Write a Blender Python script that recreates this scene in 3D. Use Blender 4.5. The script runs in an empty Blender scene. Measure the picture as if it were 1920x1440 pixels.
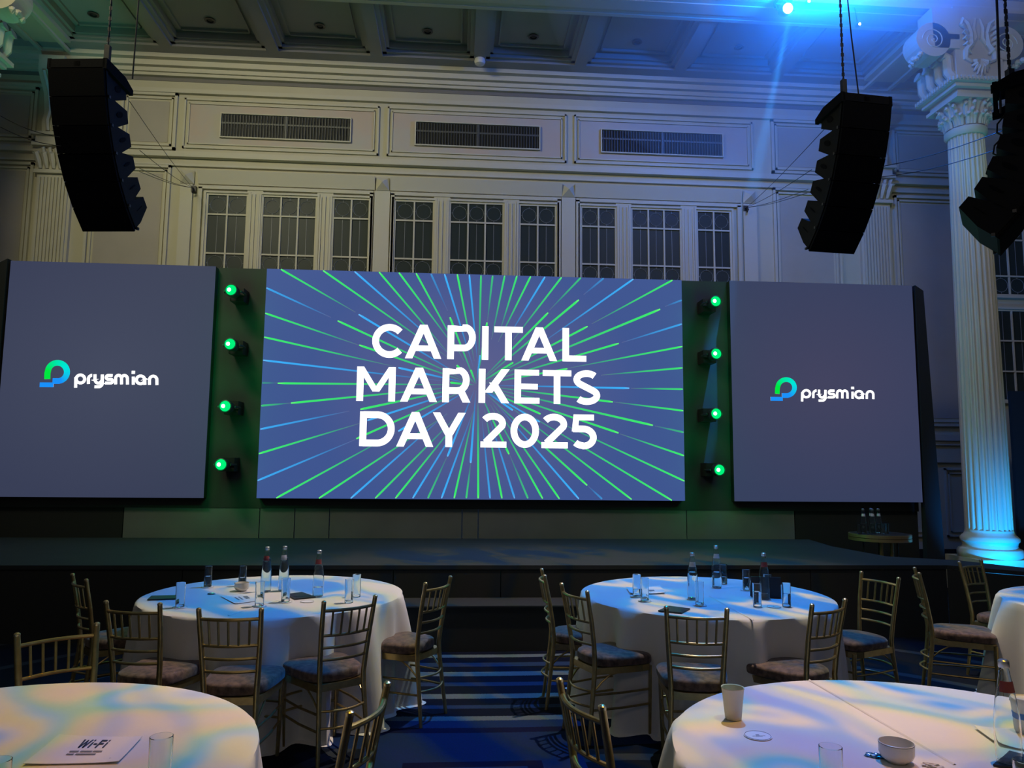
import bpy, bmesh, math, random
from mathutils import Vector, Matrix
random.seed(7)
PI = math.pi
C = bpy.context.scene.collection
S = bpy.context.scene

# ------------------------------------------------------------------ camera
F_PX, PITCH, YAW, ROLL, CAM_H = 1400.0, .1086, .0722, .0094, 1.70
cy, sy, cp, sp = math.cos(YAW), math.sin(YAW), math.cos(PITCH), math.sin(PITCH)
FW = Vector((sy*cp, cy*cp, sp)); R0 = Vector((cy, -sy, 0)); U0 = R0.cross(FW)
RT = math.cos(ROLL)*R0 + math.sin(ROLL)*U0
UP = -math.sin(ROLL)*R0 + math.cos(ROLL)*U0
cam = bpy.data.cameras.new('camera'); co = bpy.data.objects.new('camera', cam); C.objects.link(co)
cam.sensor_width = 36; cam.lens = F_PX/1920*36; cam.clip_end = 200; cam.clip_start = .05
m = Matrix((RT, UP, -FW)).transposed().to_4x4(); m.translation = (0, 0, CAM_H); co.matrix_world = m
S.camera = co

def ray(x, y): return FW + RT*(x-960)/F_PX - UP*(y-720)/F_PX
def Yp(x, y, Y):
    d = ray(x, y); t = Y/d.y; return Vector((d.x*t, Y, CAM_H+d.z*t))
def Zp(x, y, Z):
    d = ray(x, y); t = (Z-CAM_H)/d.z; return Vector((d.x*t, d.y*t, Z))

# ------------------------------------------------------------------ world, exposure
S.view_settings.view_transform = 'Standard'; S.view_settings.look = 'None'
S.view_settings.gamma = 1; S.view_settings.use_curve_mapping = False
S.view_settings.exposure = 0.0
w = bpy.data.worlds.new('world'); S.world = w; w.use_nodes = True
w.node_tree.nodes['Background'].inputs[0].default_value = (.95, .97, 1.0, 1)
w.node_tree.nodes['Background'].inputs[1].default_value = .032

def lamp(name, kind, loc, energy, color, aim=None, size=.1, spot=60, blend=.5):
    l = bpy.data.lights.new(name, kind); o = bpy.data.objects.new(name, l); C.objects.link(o)
    o.location = loc; l.energy = energy; l.color = color
    if kind == 'AREA': l.shape = 'RECTANGLE'; l.size = size[0]; l.size_y = size[1]
    else: l.shadow_soft_size = size
    if kind == 'SPOT': l.spot_size = math.radians(spot); l.spot_blend = blend
    if aim is not None:
        o.rotation_euler = (Vector(aim)-Vector(loc)).to_track_quat('-Z', 'Y').to_euler()
    return o

def gobo(o, scale, seed, stops, contrast=1.0, stretch=(1, 1, 1), sat=1.25):
    """a projected colour pattern: the lamp's own glass"""
    l = o.data; l.use_nodes = True; nt = l.node_tree; N = nt.nodes; L = nt.links
    em = [n for n in N if n.type == 'EMISSION'][0]
    tc = N.new('ShaderNodeTexCoord'); mp = N.new('ShaderNodeMapping'); no = N.new('ShaderNodeTexNoise'); cr = N.new('ShaderNodeValToRGB')
    mp.inputs['Scale'].default_value = [scale*s for s in stretch]; mp.inputs['Location'].default_value = (seed, seed*.37, seed*1.7)
    no.inputs['Scale'].default_value = 1; no.inputs['Detail'].default_value = 1.2
    L.new(tc.outputs['Normal'], mp.inputs[0]); L.new(mp.outputs[0], no.inputs[0]); L.new(no.outputs['Fac'], cr.inputs[0])
    e = cr.color_ramp.elements
    while len(e) < len(stops): e.new(.5)
    for k, (p, c) in enumerate(stops): e[k].position = p; e[k].color = (*c, 1)
    hs = N.new('ShaderNodeHueSaturation'); hs.inputs['Saturation'].default_value = sat; L.new(cr.outputs[0], hs.inputs['Color']); L.new(hs.outputs[0], em.inputs['Color'])
    em.inputs['Strength'].default_value = contrast

# lamps of the hall, and unseen fill added for the back wall
BLUE = (.0, .15, 1.0)
lamp('wall_fill_left', 'AREA', (-5.0, 5.2, 8.3), 120, (1, .93, .62), aim=(-1.2, 12.5, 5.4), size=(2.5, .6)).data.spread = math.radians(125)  # unseen soft fill, added to brighten the left of the wall
lamp('wall_fill_right', 'AREA', (5.0, 5.2, 8.3), 48, (.98, .93, .78), aim=(5.0, 12.5, 4.4), size=(2.5, .6)).data.spread = math.radians(125)  # matching weaker fill for the right, also added, no fixture
lamp('house_light_rear', 'AREA', (0, -4.0, 6.5), 20, (1, .80, .58), aim=(0, 5, .6), size=(5, 1.0))
g1 = lamp('gobo_light_back', 'SPOT', (2.4, 6.5, 8.3), 2100, (1, 1, 1), aim=(1.2, 5.8, .6), size=.04, spot=56, blend=.5)
gobo(g1, 17.0, 3.1, [(.39, (.02, .25, 1)), (.445, (.05, .40, 1)), (.48, (1, .80, .55)), (.515, (.04, .38, 1)), (.545, (.80, .78, .45)), (.60, (.95, .80, .68))], stretch=(.40, 1.15, 1))
RAMP2 = [(.38, (.06, .30, 1)), (.425, (1, .74, .50)), (.46, (1, .74, .22)), (.495, (.28, .50, .80)), (.525, (.34, .55, .12)), (.555, (1, .62, .08)), (.60, (.9, .62, .55))]
g2 = lamp('gobo_light_front_right', 'SPOT', (2.7, 2.5, 8.2), 800, (1, .96, .86), aim=(1.75, 2.4, .7), size=.04, spot=29, blend=.5)
gobo(g2, 9.0, 8.3, RAMP2, sat=1.5)
g3 = lamp('gobo_light_front_left', 'SPOT', (-.5, 2.3, 8.2), 800, (1, .96, .80), aim=(-1.55, 2.4, .7), size=.04, spot=29, blend=.5)
gobo(g3, 9.0, 12.6, RAMP2, sat=1.5)
lamp('moving_head_beam_light', 'SPOT', (4.62, 9.50, 8.22), 15000, BLUE, aim=(3.7, 0.0, 7.2), size=.08, spot=78, blend=1)
lamp('moving_head_spill', 'POINT', (4.62, 9.40, 8.20), 380, BLUE, size=.1)
lamp('blue_beam', 'SPOT', (4.62, 9.6, 8.25), 11000, (.03, .35, 1.0), aim=(3.9, 10.05, 4.6), size=.03, spot=5, blend=.6)
lamp('column_uplight_blue', 'SPOT', (7.15, 9.0, .30), 230, (.0, .28, 1.0), aim=(7.5, 10.05, .95), size=.03, spot=80, blend=.8)
lamp('column_uplight_green', 'SPOT', (8.25, 9.9, .35), 40, (.12, 1.0, .10), aim=(7.8, 10.1, 1.5), size=.03, spot=60, blend=.8)
lamp('ceiling_uplight_cyan', 'SPOT', (-5.8, 9.0, 4.3), 80, (.05, .75, .85), aim=(-6.75, 11.3, 8.5), size=.1, spot=40, blend=.7)
lamp('ceiling_uplight_green', 'SPOT', (-5.2, 9.2, 4.3), 50, (.25, 1.0, .15), aim=(-5.9, 10.9, 8.6), size=.1, spot=34, blend=.8)
lamp('capital_uplight_cyan', 'SPOT', (7.0, 8.9, 3.6), 110, (.05, .65, 1.0), aim=(7.35, 9.9, 7.1), size=.05, spot=30, blend=.8)

# ------------------------------------------------------------------ materials
def mat(name, col, rough=.6, metal=0, noise=0, nscale=8, bump=0, bscale=60, spec=.5, trans=0, ior=1.45, alpha=1, sheen=0, col2=None, coat=0):
    mt = bpy.data.materials.new(name); mt.use_nodes = True; nt = mt.node_tree; N = nt.nodes; L = nt.links
    b = N['Principled BSDF']
    b.inputs['Base Color'].default_value = (*col, 1); b.inputs['Roughness'].default_value = rough; b.inputs['Metallic'].default_value = metal
    b.inputs['Specular IOR Level'].default_value = spec; b.inputs['IOR'].default_value = ior
    b.inputs['Transmission Weight'].default_value = trans; b.inputs['Alpha'].default_value = alpha
    b.inputs['Sheen Weight'].default_value = sheen; b.inputs['Coat Weight'].default_value = coat
    tc = N.new('ShaderNodeTexCoord')
    if noise or col2:
        n = N.new('ShaderNodeTexNoise'); n.inputs['Scale'].default_value = nscale; n.inputs['Detail'].default_value = 5
        cr = N.new('ShaderNodeValToRGB'); c2 = col2 or [min(1, c*(1+noise)) for c in col]; c1 = col if col2 else [c*(1-noise) for c in col]
        cr.color_ramp.elements[0].position = .35; cr.color_ramp.elements[1].position = .65
        cr.color_ramp.elements[0].color = (*c1, 1); cr.color_ramp.elements[1].color = (*c2, 1)
        L.new(tc.outputs['Object'], n.inputs[0]); L.new(n.outputs['Fac'], cr.inputs[0]); L.new(cr.outputs[0], b.inputs['Base Color'])
    if bump:
        n = N.new('ShaderNodeTexNoise'); n.inputs['Scale'].default_value = bscale; n.inputs['Detail'].default_value = 3
        bp = N.new('ShaderNodeBump'); bp.inputs['Strength'].default_value = bump; bp.inputs['Distance'].default_value = .01
        L.new(tc.outputs['Object'], n.inputs[0]); L.new(n.outputs['Fac'], bp.inputs['Height']); L.new(bp.outputs[0], b.inputs['Normal'])
    return mt
def emit(name, col, strength=1.0):
    mt = bpy.data.materials.new(name); mt.use_nodes = True; nt = mt.node_tree
    b = nt.nodes['Principled BSDF']; b.inputs['Base Color'].default_value = (0, 0, 0, 1); b.inputs['Roughness'].default_value = .5
    b.inputs['Specular IOR Level'].default_value = 0
    b.inputs['Emission Color'].default_value = (*col, 1); b.inputs['Emission Strength'].default_value = strength
    return mt
def srgb(r, g, b):
    f = lambda c: (c/255/12.92 if c/255 <= .04045 else ((c/255+.055)/1.055)**2.4)
    return (f(r), f(g), f(b))

M = {}
M['plaster'] = mat('plaster', (.55, .52, .375), .7, noise=.03, nscale=1.5, bump=.05, bscale=40)
M['panel'] = mat('panel_paint', (.44, .405, .33), .75, noise=.03, nscale=2)
M['trim'] = mat('trim_paint', (.58, .555, .43), .6)
M['ceiling'] = mat('ceiling_paint', (.34, .33, .31), .8, noise=.03, nscale=1)
M['pattern'] = mat('mottled_plaster', (.50, .48, .41), .7, nscale=1.6, col2=(.55, .45, .36))
M['black'] = mat('black_drape', (.012, .014, .015), .9, bump=.15, bscale=30)
M['surround'] = mat('black_screen_surround', (.035, .038, .038), .7)
M['stagetop'] = mat('stage_deck', (.016, .019, .023), .85, noise=.1, nscale=3)
M['stagefront'] = mat('stage_skirt', (.016, .017, .017), .8)
M['fascia'] = mat('backdrop_panel', (.15, .155, .15), .6, noise=.08, nscale=2)
M['array'] = mat('array_black', (.006, .006, .007), .8, bump=.1, bscale=90, spec=.08)
M['arrayside'] = mat('array_cabinet', (.010, .010, .010), .6, spec=.15)
M['steel'] = mat('rigging_steel', (.10, .10, .10), .4, metal=.8)
M['wire'] = mat('black_wire', (.01, .01, .01), .5)
M['gold'] = mat('antique_gold', (.42, .31, .13), .33, metal=.85, noise=.12, nscale=25)
M['goldtip'] = mat('worn_gold', (.60, .48, .26), .28, metal=.9)
M['velvet'] = mat('brown_velvet', (.055, .032, .026), .75, nscale=30, col2=(.17, .105, .075), sheen=.25, bump=.3, bscale=35)
M['cloth'] = mat('white_tablecloth', (.74, .71, .66), .85, noise=.02, nscale=3, bump=.12, bscale=9)
M['glass'] = mat('clear_glass', (.93, .97, .97), .02, trans=1, ior=1.3)
M['water'] = mat('water', (.85, .95, 1), .0, trans=1, ior=1.25)
M['ceramic'] = mat('cream_ceramic', (.72, .69, .60), .25, coat=.4)
M['navyline'] = mat('navy_line', (.02, .03, .06), .4)
M['paper'] = mat('white_paper', (.80, .80, .82), .7)
M['ink'] = mat('dark_ink', (.03, .04, .09), .7)
M['greyink'] = mat('grey_ink', (.22, .23, .27), .7)
M['pad'] = mat('black_pad', (.016, .018, .022), .5)
M['cup'] = mat('paper_cup', (.72, .66, .50), .7)
M['coffee'] = mat('coffee_dregs', (.20, .11, .05), .3)
M['label'] = mat('bottle_label', (.62, .60, .58), .5)
M['redlabel'] = mat('red_label', (.28, .06, .06), .5)
M['cap'] = mat('silver_cap', (.6, .6, .6), .3, metal=.9)
M['foil'] = mat('blue_foil', (.12, .32, .50), .2, metal=.7)
M['winglass'] = mat('dark_window_glass', (.030, .042, .038), .4, spec=.2)
M['lead'] = mat('lead_came', (.22, .24, .24), .45)
M['vent'] = mat('vent_dark', (.015, .017, .018), .6)
M['ventblade'] = mat('vent_blade', (.13, .135, .13), .5, metal=.3)
M['white'] = mat('white_plastic', (.7, .7, .68), .4)
M['dark'] = mat('dark_fixture', (.02, .02, .02), .4)
M['brass'] = mat('brass_band', (.50, .38, .20), .35, metal=.8)
M['topmat'] = mat('table_top_dark', (.05, .045, .04), .3)
M['led_bg'] = None

# ------------------------------------------------------------------ mesh helpers
def bx(bm, x0, x1, y0, y1, z0, z1):
    vs = [bm.verts.new(p) for p in ((x0,y0,z0),(x1,y0,z0),(x1,y1,z0),(x0,y1,z0),(x0,y0,z1),(x1,y0,z1),(x1,y1,z1),(x0,y1,z1))]
    for f in ((3,2,1,0),(4,5,6,7),(0,1,5,4),(1,2,6,5),(2,3,7,6),(3,0,4,7)): bm.faces.new([vs[i] for i in f])
    return vs
def tube(bm, pts, r, seg=8, cap=True, closed=False):
    pts = [Vector(p) for p in pts]; n = len(pts); rs = r if isinstance(r, (list, tuple)) else [r]*n
    rings = []; ref = None
    for i, p in enumerate(pts):
        if closed: t = pts[(i+1) % n]-pts[i-1]
        else: t = pts[min(i+1, n-1)]-pts[max(i-1, 0)]
        t.normalize()
        if ref is None: ref = t.cross(Vector((0, 0, 1))) if abs(t.z) < .9 else t.cross(Vector((1, 0, 0)))
        ref = (ref - t*ref.dot(t)).normalized(); b = t.cross(ref)
        rings.append([bm.verts.new(p + (ref*math.cos(a)+b*math.sin(a))*rs[i]) for a in [2*PI*k/seg for k in range(seg)]])
    for i in range(n if closed else n-1):
        A, B = rings[i], rings[(i+1) % n]
        for k in range(seg): bm.faces.new((A[k], A[(k+1) % seg], B[(k+1) % seg], B[k]))
    if cap and not closed:
        bm.faces.new(rings[0][::-1]); bm.faces.new(rings[-1])
def lathe(bm, prof, seg=24, cx=0, cyy=0, cap=(True, True), flute=0, nfl=0):
    rings = []
    for r, z in prof:
        ring = []
        for k in range(seg):
            a = 2*PI*k/seg; rr = r
            if flute and nfl: rr = r*(1-flute*abs(math.sin(a*nfl/2))**.7) if False else r*(1-flute*(1 if (k % 4) in (1, 2) else 0))
            ring.append(bm.verts.new((cx+rr*math.cos(a), cyy+rr*math.sin(a), z)))
        rings.append(ring)
    for A, B in zip(rings, rings[1:]):
        for k in range(seg): bm.faces.new((A[k], A[(k+1) % seg], B[(k+1) % seg], B[k]))
    if cap[0]: bm.faces.new(rings[0][::-1])
    if cap[1]: bm.faces.new(rings[-1])
def prism(bm, poly, axis, a0, a1):
    """poly in the two other axes, extruded from a0 to a1"""
    def P(u, v, a): return {'x': (a, u, v), 'y': (u, a, v), 'z': (u, v, a)}[axis]
    A = [bm.verts.new(P(u, v, a0)) for u, v in poly]; B = [bm.verts.new(P(u, v, a1)) for u, v in poly]
    n = len(poly)
    for i in range(n): bm.faces.new((A[i], A[(i+1) % n], B[(i+1) % n], B[i]))
    bm.faces.new(A[::-1]); bm.faces.new(B)
def new(fn=None, *a, **k):
    bm = bmesh.new()
    if fn: fn(bm, *a, **k)
    return bm
def obj(name, bm, material, parent=None, smooth=False, loc=None, rot=None, kind=None, label=None):
    me = bpy.data.meshes.new(name); bmesh.ops.recalc_face_normals(bm, faces=bm.faces); bm.to_mesh(me); bm.free()
    if smooth:
        me.polygons.foreach_set('use_smooth', [True]*len(me.polygons))
        try: me.set_sharp_from_angle(angle=math.radians(40))
        except Exception: pass
    me.materials.append(M[material] if isinstance(material, str) else material)
    o = bpy.data.objects.new(name, me); C.objects.link(o)
    if parent: o.parent = parent
    if loc is not None: o.location = loc
    if rot is not None: o.rotation_euler = rot
    if kind: o['kind'] = kind
    if label: o['label'] = label
    return o
def tag(o, label, cat, group=None):
    o['label'] = label; o['category'] = cat
    if group: o['group'] = group
    return o
def thing(name, label, cat, loc=(0, 0, 0), rz=0, group=None):
    o = bpy.data.objects.new(name, None); C.objects.link(o); o.location = loc; o.rotation_euler = (0, 0, rz); o.empty_display_size = .1
    return tag(o, label, cat, group)
def kids(o): return [c for c in o.children]
def copy_tree(o, parent=None):
    c = o.copy(); C.objects.link(c); c.parent = parent
    for ch in kids(o): copy_tree(ch, c)
    return c
def struct(name, bm, material, parent=None, smooth=False):
    o = obj(name, bm, material, parent, smooth)
    if not parent: o['kind'] = 'structure'
    return o
def boxobj(name, b, material, parent=None, **k): return obj(name, new(bx, *b), material, parent, **k)

# ------------------------------------------------------------------ floor (carpet)
def carpet():
    mt = bpy.data.materials.new('blue_carpet'); mt.use_nodes = True; nt = mt.node_tree; N = nt.nodes; L = nt.links
    b = N['Principled BSDF']; b.inputs['Roughness'].default_value = .95; b.inputs['Specular IOR Level'].default_value = .1
    tc = N.new('ShaderNodeTexCoord'); sx = N.new('ShaderNodeSeparateXYZ'); L.new(tc.outputs['Object'], sx.inputs[0])
    def ma(op, a, c=None, d=None):
        n = N.new('ShaderNodeMath'); n.operation = op
        for i, v in enumerate((a, c, d)):
            if v is None: continue
            if isinstance(v, (int, float)): n.inputs[i].default_value = v
            else: L.new(v, n.inputs[i])
        return n.outputs[0]
    X, Y = sx.outputs[0], sx.outputs[1]
    dx = ma('SUBTRACT', X, .35); yy = ma('SUBTRACT', Y, ma('MULTIPLY', ma('MULTIPLY', dx, dx), .035))
    nz = N.new('ShaderNodeTexNoise'); nz.inputs['Scale'].default_value = 90; L.new(tc.outputs['Object'], nz.inputs[0])
    yy = ma('ADD', yy, ma('MULTIPLY', ma('SUBTRACT', nz.outputs['Fac'], .5), .02))
    Y0, Y1 = 4.2, 7.4
    cr = N.new('ShaderNodeValToRGB'); cr.color_ramp.interpolation = 'CONSTANT'
    L.new(ma('DIVIDE', ma('SUBTRACT', yy, Y0), Y1-Y0), cr.inputs[0])
    navy = (.003, .006, .022); pale = (.13, .17, .20); mid = (.022, .045, .12); field = (.012, .034, .11); dark = (.004, .006, .04)
    ys = []
    def Yat(py): return Zp(900, py, 0).y
    bands = [(1365, field), (1352, pale), (1344, navy), (1329, mid), (1323, navy), (1310, pale), (1302, navy), (1287, mid), (1280, navy), (1268, pale), (1260, navy), (1250, mid), (1243, navy), (1233, pale), (1228, navy)]
    e = cr.color_ramp.elements; e[0].position = 0; e[0].color = (*dark, 1); e[1].position = (Yat(bands[0][0])-Y0)/(Y1-Y0); e[1].color = (*bands[0][1], 1)
    for py, c in bands[1:]:
        k = e.new((Yat(py)-Y0)/(Y1-Y0)); k.color = (*c, 1)
    # nested rectangles in the aisle field nearer the camera
    def rect(cx, cyv, hx, hy):
        a = ma('SUBTRACT', ma('ABSOLUTE', ma('SUBTRACT', X, cx)), hx); c = ma('SUBTRACT', ma('ABSOLUTE', ma('SUBTRACT', Y, cyv)), hy)
        return ma('LESS_THAN', ma('MAXIMUM', a, c), 0)
    def mix(f, a, c):
        n = N.new('ShaderNodeMix'); n.data_type = 'RGBA'; L.new(f, n.inputs[0])
        for i, v in ((6, a), (7, c)):
            if isinstance(v, tuple): n.inputs[i].default_value = (*v, 1)
            else: L.new(v, n.inputs[i])
        return n.outputs[2]
    col = cr.outputs[0]
    yb = Zp(900, 1374, 0).y
    col = mix(ma('LESS_THAN', yy, yb), col, (.012, .030, .10))
    col = mix(rect(.12, 3.9, .40, .62), col, dark); col = mix(rect(.12, 3.9, .31, .54), col, (.016, .040, .13))
    col = mix(rect(.12, 2.2, .40, .72), col, dark); col = mix(rect(.12, 2.2, .31, .64), col, (.016, .040, .13))
    # dark ground with pale curved lines outside the aisle, plus painted table shade close up
    near = ma('LESS_THAN', yy, 4.72)  # blue strip narrows here, shadow under the tables put into the colour
    out = ma('GREATER_THAN', ma('ABSOLUTE', ma('SUBTRACT', X, ma('SUBTRACT', .28, ma('MULTIPLY', near, .16)))), ma('SUBTRACT', 1.05, ma('MULTIPLY', near, .40)))
    r = ma('SQRT', ma('ADD', ma('MULTIPLY', ma('SUBTRACT', X, 1.0), ma('SUBTRACT', X, 1.0)), ma('MULTIPLY', ma('SUBTRACT', Y, 3.2), ma('SUBTRACT', Y, 3.2))))
    ring = ma('LESS_THAN', ma('ABSOLUTE', ma('SUBTRACT', ma('MODULO', r, .9), .45)), .05)
    col = mix(out, col, mix(ring, (.007, .011, .02), (.04, .05, .06)))
    fn = N.new('ShaderNodeMix'); fn.data_type = 'RGBA'; fn.blend_type = 'MULTIPLY'; fn.inputs[0].default_value = .5
    L.new(col, fn.inputs[6]); L.new(nz.outputs['Color'], fn.inputs[7]); L.new(fn.outputs[2], b.inputs['Base Color'])
    return mt
floor = struct('floor', new(bx, -9, 12, -4, 12.5, -.1, 0), carpet())

# ------------------------------------------------------------------ back wall
W = 12.5
wall = struct('wall_back', new(bx, -9, 12, W, W+.3, 0, 8.6), 'plaster')
def hmold(name, x0, x1, z0, z1, d, material='trim', par=wall, y=W):
    return boxobj(name, (x0, x1, y-d, y+.02, z0, z1), material, par)
for z0, z1, d in ((8.43, 8.5, .30), (8.34, 8.43, .20), (8.27, 8.34, .12), (8.22, 8.27, .08), (7.93, 7.985, .07), (7.985, 8.02, .04), (6.86, 6.91, .05), (6.80, 6.86, .09), (6.655, 6.69, .05)):
    hmold('wall_molding', -8.9, 11.9, z0, z1, d)
hmold('frieze_band', -8.9, 11.9, 8.157, 8.222, .012, mat('grey_band', (.20, .19, .17), .7))
hmold('dark_baseboard', 6.9, 11.9, 0, .34, .03, 'stagefront')
def frame_panel(x0, x1, z0, z1, steps=((0, .045, .05), (.075, .03, .03)), fill='panel', inset=.14):
    bm = bmesh.new()
    for off, t, d in steps:
        a0, a1, c0, c1 = x0+off, x1-off, z0+off, z1-off
        bx(bm, a0, a1, W-d, W+.01, c0, c0+t); bx(bm, a0, a1, W-d, W+.01, c1-t, c1)
        bx(bm, a0, a0+t, W-d, W+.01, c0, c1); bx(bm, a1-t, a1, W-d, W+.01, c0, c1)
    obj('panel_frame', bm, 'trim', wall)
    if fill: boxobj('panel_field', (x0+inset, x1-inset, W-.008, W+.01, z0+inset, z1-inset), fill, wall)
thin = ((0, .03, .035), (.075, .02, .025))
for x0, x1 in ((-4.72, -1.44), (-1.30, 1.82), (1.96, 5.18)):
    frame_panel(x0, x1, 6.98, 7.86, thin, 'pattern', .10)
# side panels
for x0, x1, z0, z1 in ((-8.8, -7.1, 6.98, 7.93), (-8.8, -7.08, .9, 6.62), (-5.75, -4.83, 6.93, 7.93), (-6.2, -4.87, 3.0, 6.66), (5.52, 6.75, 6.93, 7.93), (5.52, 6.75, 2.5, 6.66), (7.78, 9.25, 6.98, 7.88), (7.76, 9.22, 2.45, 6.60)):
    frame_panel(x0, x1, z0, z1)
for z0, z1, d in ((2.20, 2.30, .06), (2.12, 2.20, .03), (1.82, 1.90, .04)): hmold('dado_molding', 6.75, 9.25, z0, z1, d)
frame_panel(7.76, 8.3, .55, 1.72, thin, None); frame_panel(8.45, 9.2, .55, 1.72, thin, None)

def pilaster(xc, w=.5):
    n = 9; st = w/n
    bm = bmesh.new()
    bx(bm, xc-w/2-.03, xc+w/2+.03, W-.07, W, .3, 6.42)
    for k in range(n): bx(bm, xc-w/2+st*(k+.22), xc-w/2+st*(k+.78), W-.10, W-.06, 1.0, 6.36)
    obj('pilaster_shaft', bm, 'trim', wall)
    bm = bmesh.new(); bx(bm, xc-w/2-.06, xc+w/2+.06, W-.13, W, 6.42, 6.48)
    obj('pilaster_astragal', bm, 'trim', wall)
    bm = bmesh.new(); bx(bm, xc-w/2-.02, xc+w/2+.02, W-.10, W, 6.48, 6.86)
    for s in (-1, -.5, 0, .5, 1):    # acanthus leaves and corner curls
        pts = [(xc+s*w*.42, W-.11, 6.50), (xc+s*w*.44, W-.15, 6.62), (xc+s*w*.5, W-.20, 6.74), (xc+s*w*.56, W-.22, 6.72), (xc+s*w*.52, W-.19, 6.68)]
        tube(bm, pts, [.03, .055, .05, .03, .012], 6)
        tube(bm, [(xc+s*w*.40+.04, W-.10, 6.62), (xc+s*w*.40+.05, W-.14, 6.74), (xc+s*w*.42+.05, W-.18, 6.83), (xc+s*w*.42+.03, W-.17, 6.80)], [.03, .035, .03, .01], 6)
    obj('pilaster_capital', bm, 'trim', wall, smooth=True)
    bm = bmesh.new(); bx(bm, xc-w/2-.09, xc+w/2+.09, W-.20, W, 6.86, 6.92); bx(bm, xc-w/2-.05, xc+w/2+.05, W-.16, W, 6.92, 7.04); bx(bm, xc-w/2-.1, xc+w/2+.1, W-.22, W, 7.04, 7.09)
    obj('pilaster_abacus', bm, 'trim', wall)
    bm = bmesh.new()               # carved console above
    prism(bm, [(W, 7.09), (W-.16, 7.09), (W-.20, 7.25), (W-.14, 7.45), (W-.20, 7.75), (W-.42, 8.05), (W-.42, 8.30), (W, 8.30)], 'x', xc-.2, xc+.2)
    for s in (-.1, 0, .1): tube(bm, [(xc+s, W-.18, 7.12), (xc+s, W-.22, 7.28), (xc+s, W-.16, 7.46), (xc+s, W-.22, 7.74), (xc+s, W-.43, 8.04)], .035, 6)
    obj('pilaster_console', bm, 'trim', wall, smooth=True)
pilaster(-6.72); pilaster(7.38)

# window bays: casing, piers, sloped heads
bm = bmesh.new()
for x0, x1 in ((-4.40, -1.50), (-1.20, 1.72), (1.99, 4.92)):
    bx(bm, x0, x1, W-.06, W, 6.27, 6.33); bx(bm, x0, x0+.06, W-.06, W, 3.0, 6.3); bx(bm, x1-.06, x1, W-.06, W, 3.0, 6.3)
obj('bay_casing', bm, 'trim', wall)
for x0, x1 in ((-4.40, -1.50), (-1.20, 1.72), (1.99, 4.92)):
    bm = bmesh.new()
    prism(bm, [(W, 6.36), (W-.03, 6.36), (W-.10, 6.58), (W, 6.58)], 'x', x0-.02, x1+.02)
    obj('sloped_head_molding', bm, 'trim', wall)
for xc, hw in ((-4.60, .10), (-1.35, .13), (1.855, .12), (5.09, .12)):
    bm = bmesh.new(); bx(bm, xc-hw, xc+hw, W-.05, W, 3.0, 6.34)
    obj('bay_pier', bm, 'trim', wall)
    bm = bmesh.new(); s = .115; zc = 6.47
    v = [bm.verts.new(p) for p in ((xc-s, W-.03, zc-s), (xc+s, W-.03, zc-s), (xc+s, W-.03, zc+s), (xc-s, W-.03, zc+s), (xc, W-.13, zc))]
    bm.faces.new(v[:4])
    for i in range(4): bm.faces.new((v[i], v[(i+1) % 4], v[4]))
    obj('diamond_block', bm, 'trim', wall)
# fluted mullion posts between the windows of a bay
for xa, xb in ((-3.60, -3.34), (-2.44, -2.17), (-.47, -.19), (.725, 1.0), (2.69, 2.965), (3.84, 4.13)):
    bm = bmesh.new(); bx(bm, xa, xb, W-.045, W, 3.0, 6.27)
    for k in range(3): c = xa+(xb-xa)*(k+1)/4; bx(bm, c-.014, c+.014, W-.065, W-.04, 3.0, 6.2)
    obj('mullion_post', bm, 'trim', wall)

wn = [0]
def window(x0, x1, npan, rows, circ=True, z_top=6.17):
    """rows: list of (height, has circle)"""
    wn[0] += 1
    o = boxobj('window_%d' % wn[0], (x0-.02, x1+.02, W-.012, W+.01, z_top-sum(r[0] for r in rows)-.02, z_top+.02), 'winglass'); o['kind'] = 'structure'
    zb = z_top-sum(r[0] for r in rows)
    bm = bmesh.new(); t = .04
    for t, d, off in ((.035, .06, .035), (.035, .035, 0)):
        a, b, c, e = x0-off, x1+off, zb-off, z_top+off
        bx(bm, a-t, b+t, W-d, W, e, e+t); bx(bm, a-t, b+t, W-d, W, c-t, c); bx(bm, a-t, a, W-d, W, c, e); bx(bm, b, b+t, W-d, W, c, e)
    obj('window_frame', bm, 'trim', o)
    pw = (x1-x0)/npan
    for k in range(1, npan): boxobj('mullion', (x0+pw*k-.014, x0+pw*k+.014, W-.035, W-.01, zb, z_top), 'trim', o)
    z = z_top
    for i, (h, c) in enumerate(rows):
        if i: boxobj('glazing_bar', (x0, x1, W-.036, W-.01, z-.014, z+.014), 'trim', o)
        for k in range(npan):
            xc = x0+pw*(k+.5)
            bm = bmesh.new()
            if c:
                zc = z-h/2; r = min(pw, h)*.40
                tube(bm, [(xc+r*math.cos(a), W-.018, zc+r*math.sin(a)) for a in [2*PI*q/20 for q in range(20)]], .0045, 4, closed=True)
                for dx, dz in ((1, 0), (-1, 0), (0, 1), (0, -1)):
                    bx(bm, xc+dx*r-.004 if dx >= 0 else xc-pw/2+.01, xc+dx*pw/2-.01 if dx > 0 else (xc-r if dx < 0 else xc+.004), W-.02, W-.014,
                       zc-.004 if dz == 0 else (zc+r if dz > 0 else zc-h/2+.01), zc+.004 if dz == 0 else (zc+h/2-.01 if dz > 0 else zc-r))
            else:
                bx(bm, xc-.004, xc+.004, W-.02, W-.014, z-h+.01, z-.01)
            obj('lead_came', bm, 'lead', o)
        z -= h
    return o
RW = [(.33, True), (.67, False), (.33, True)]
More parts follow.
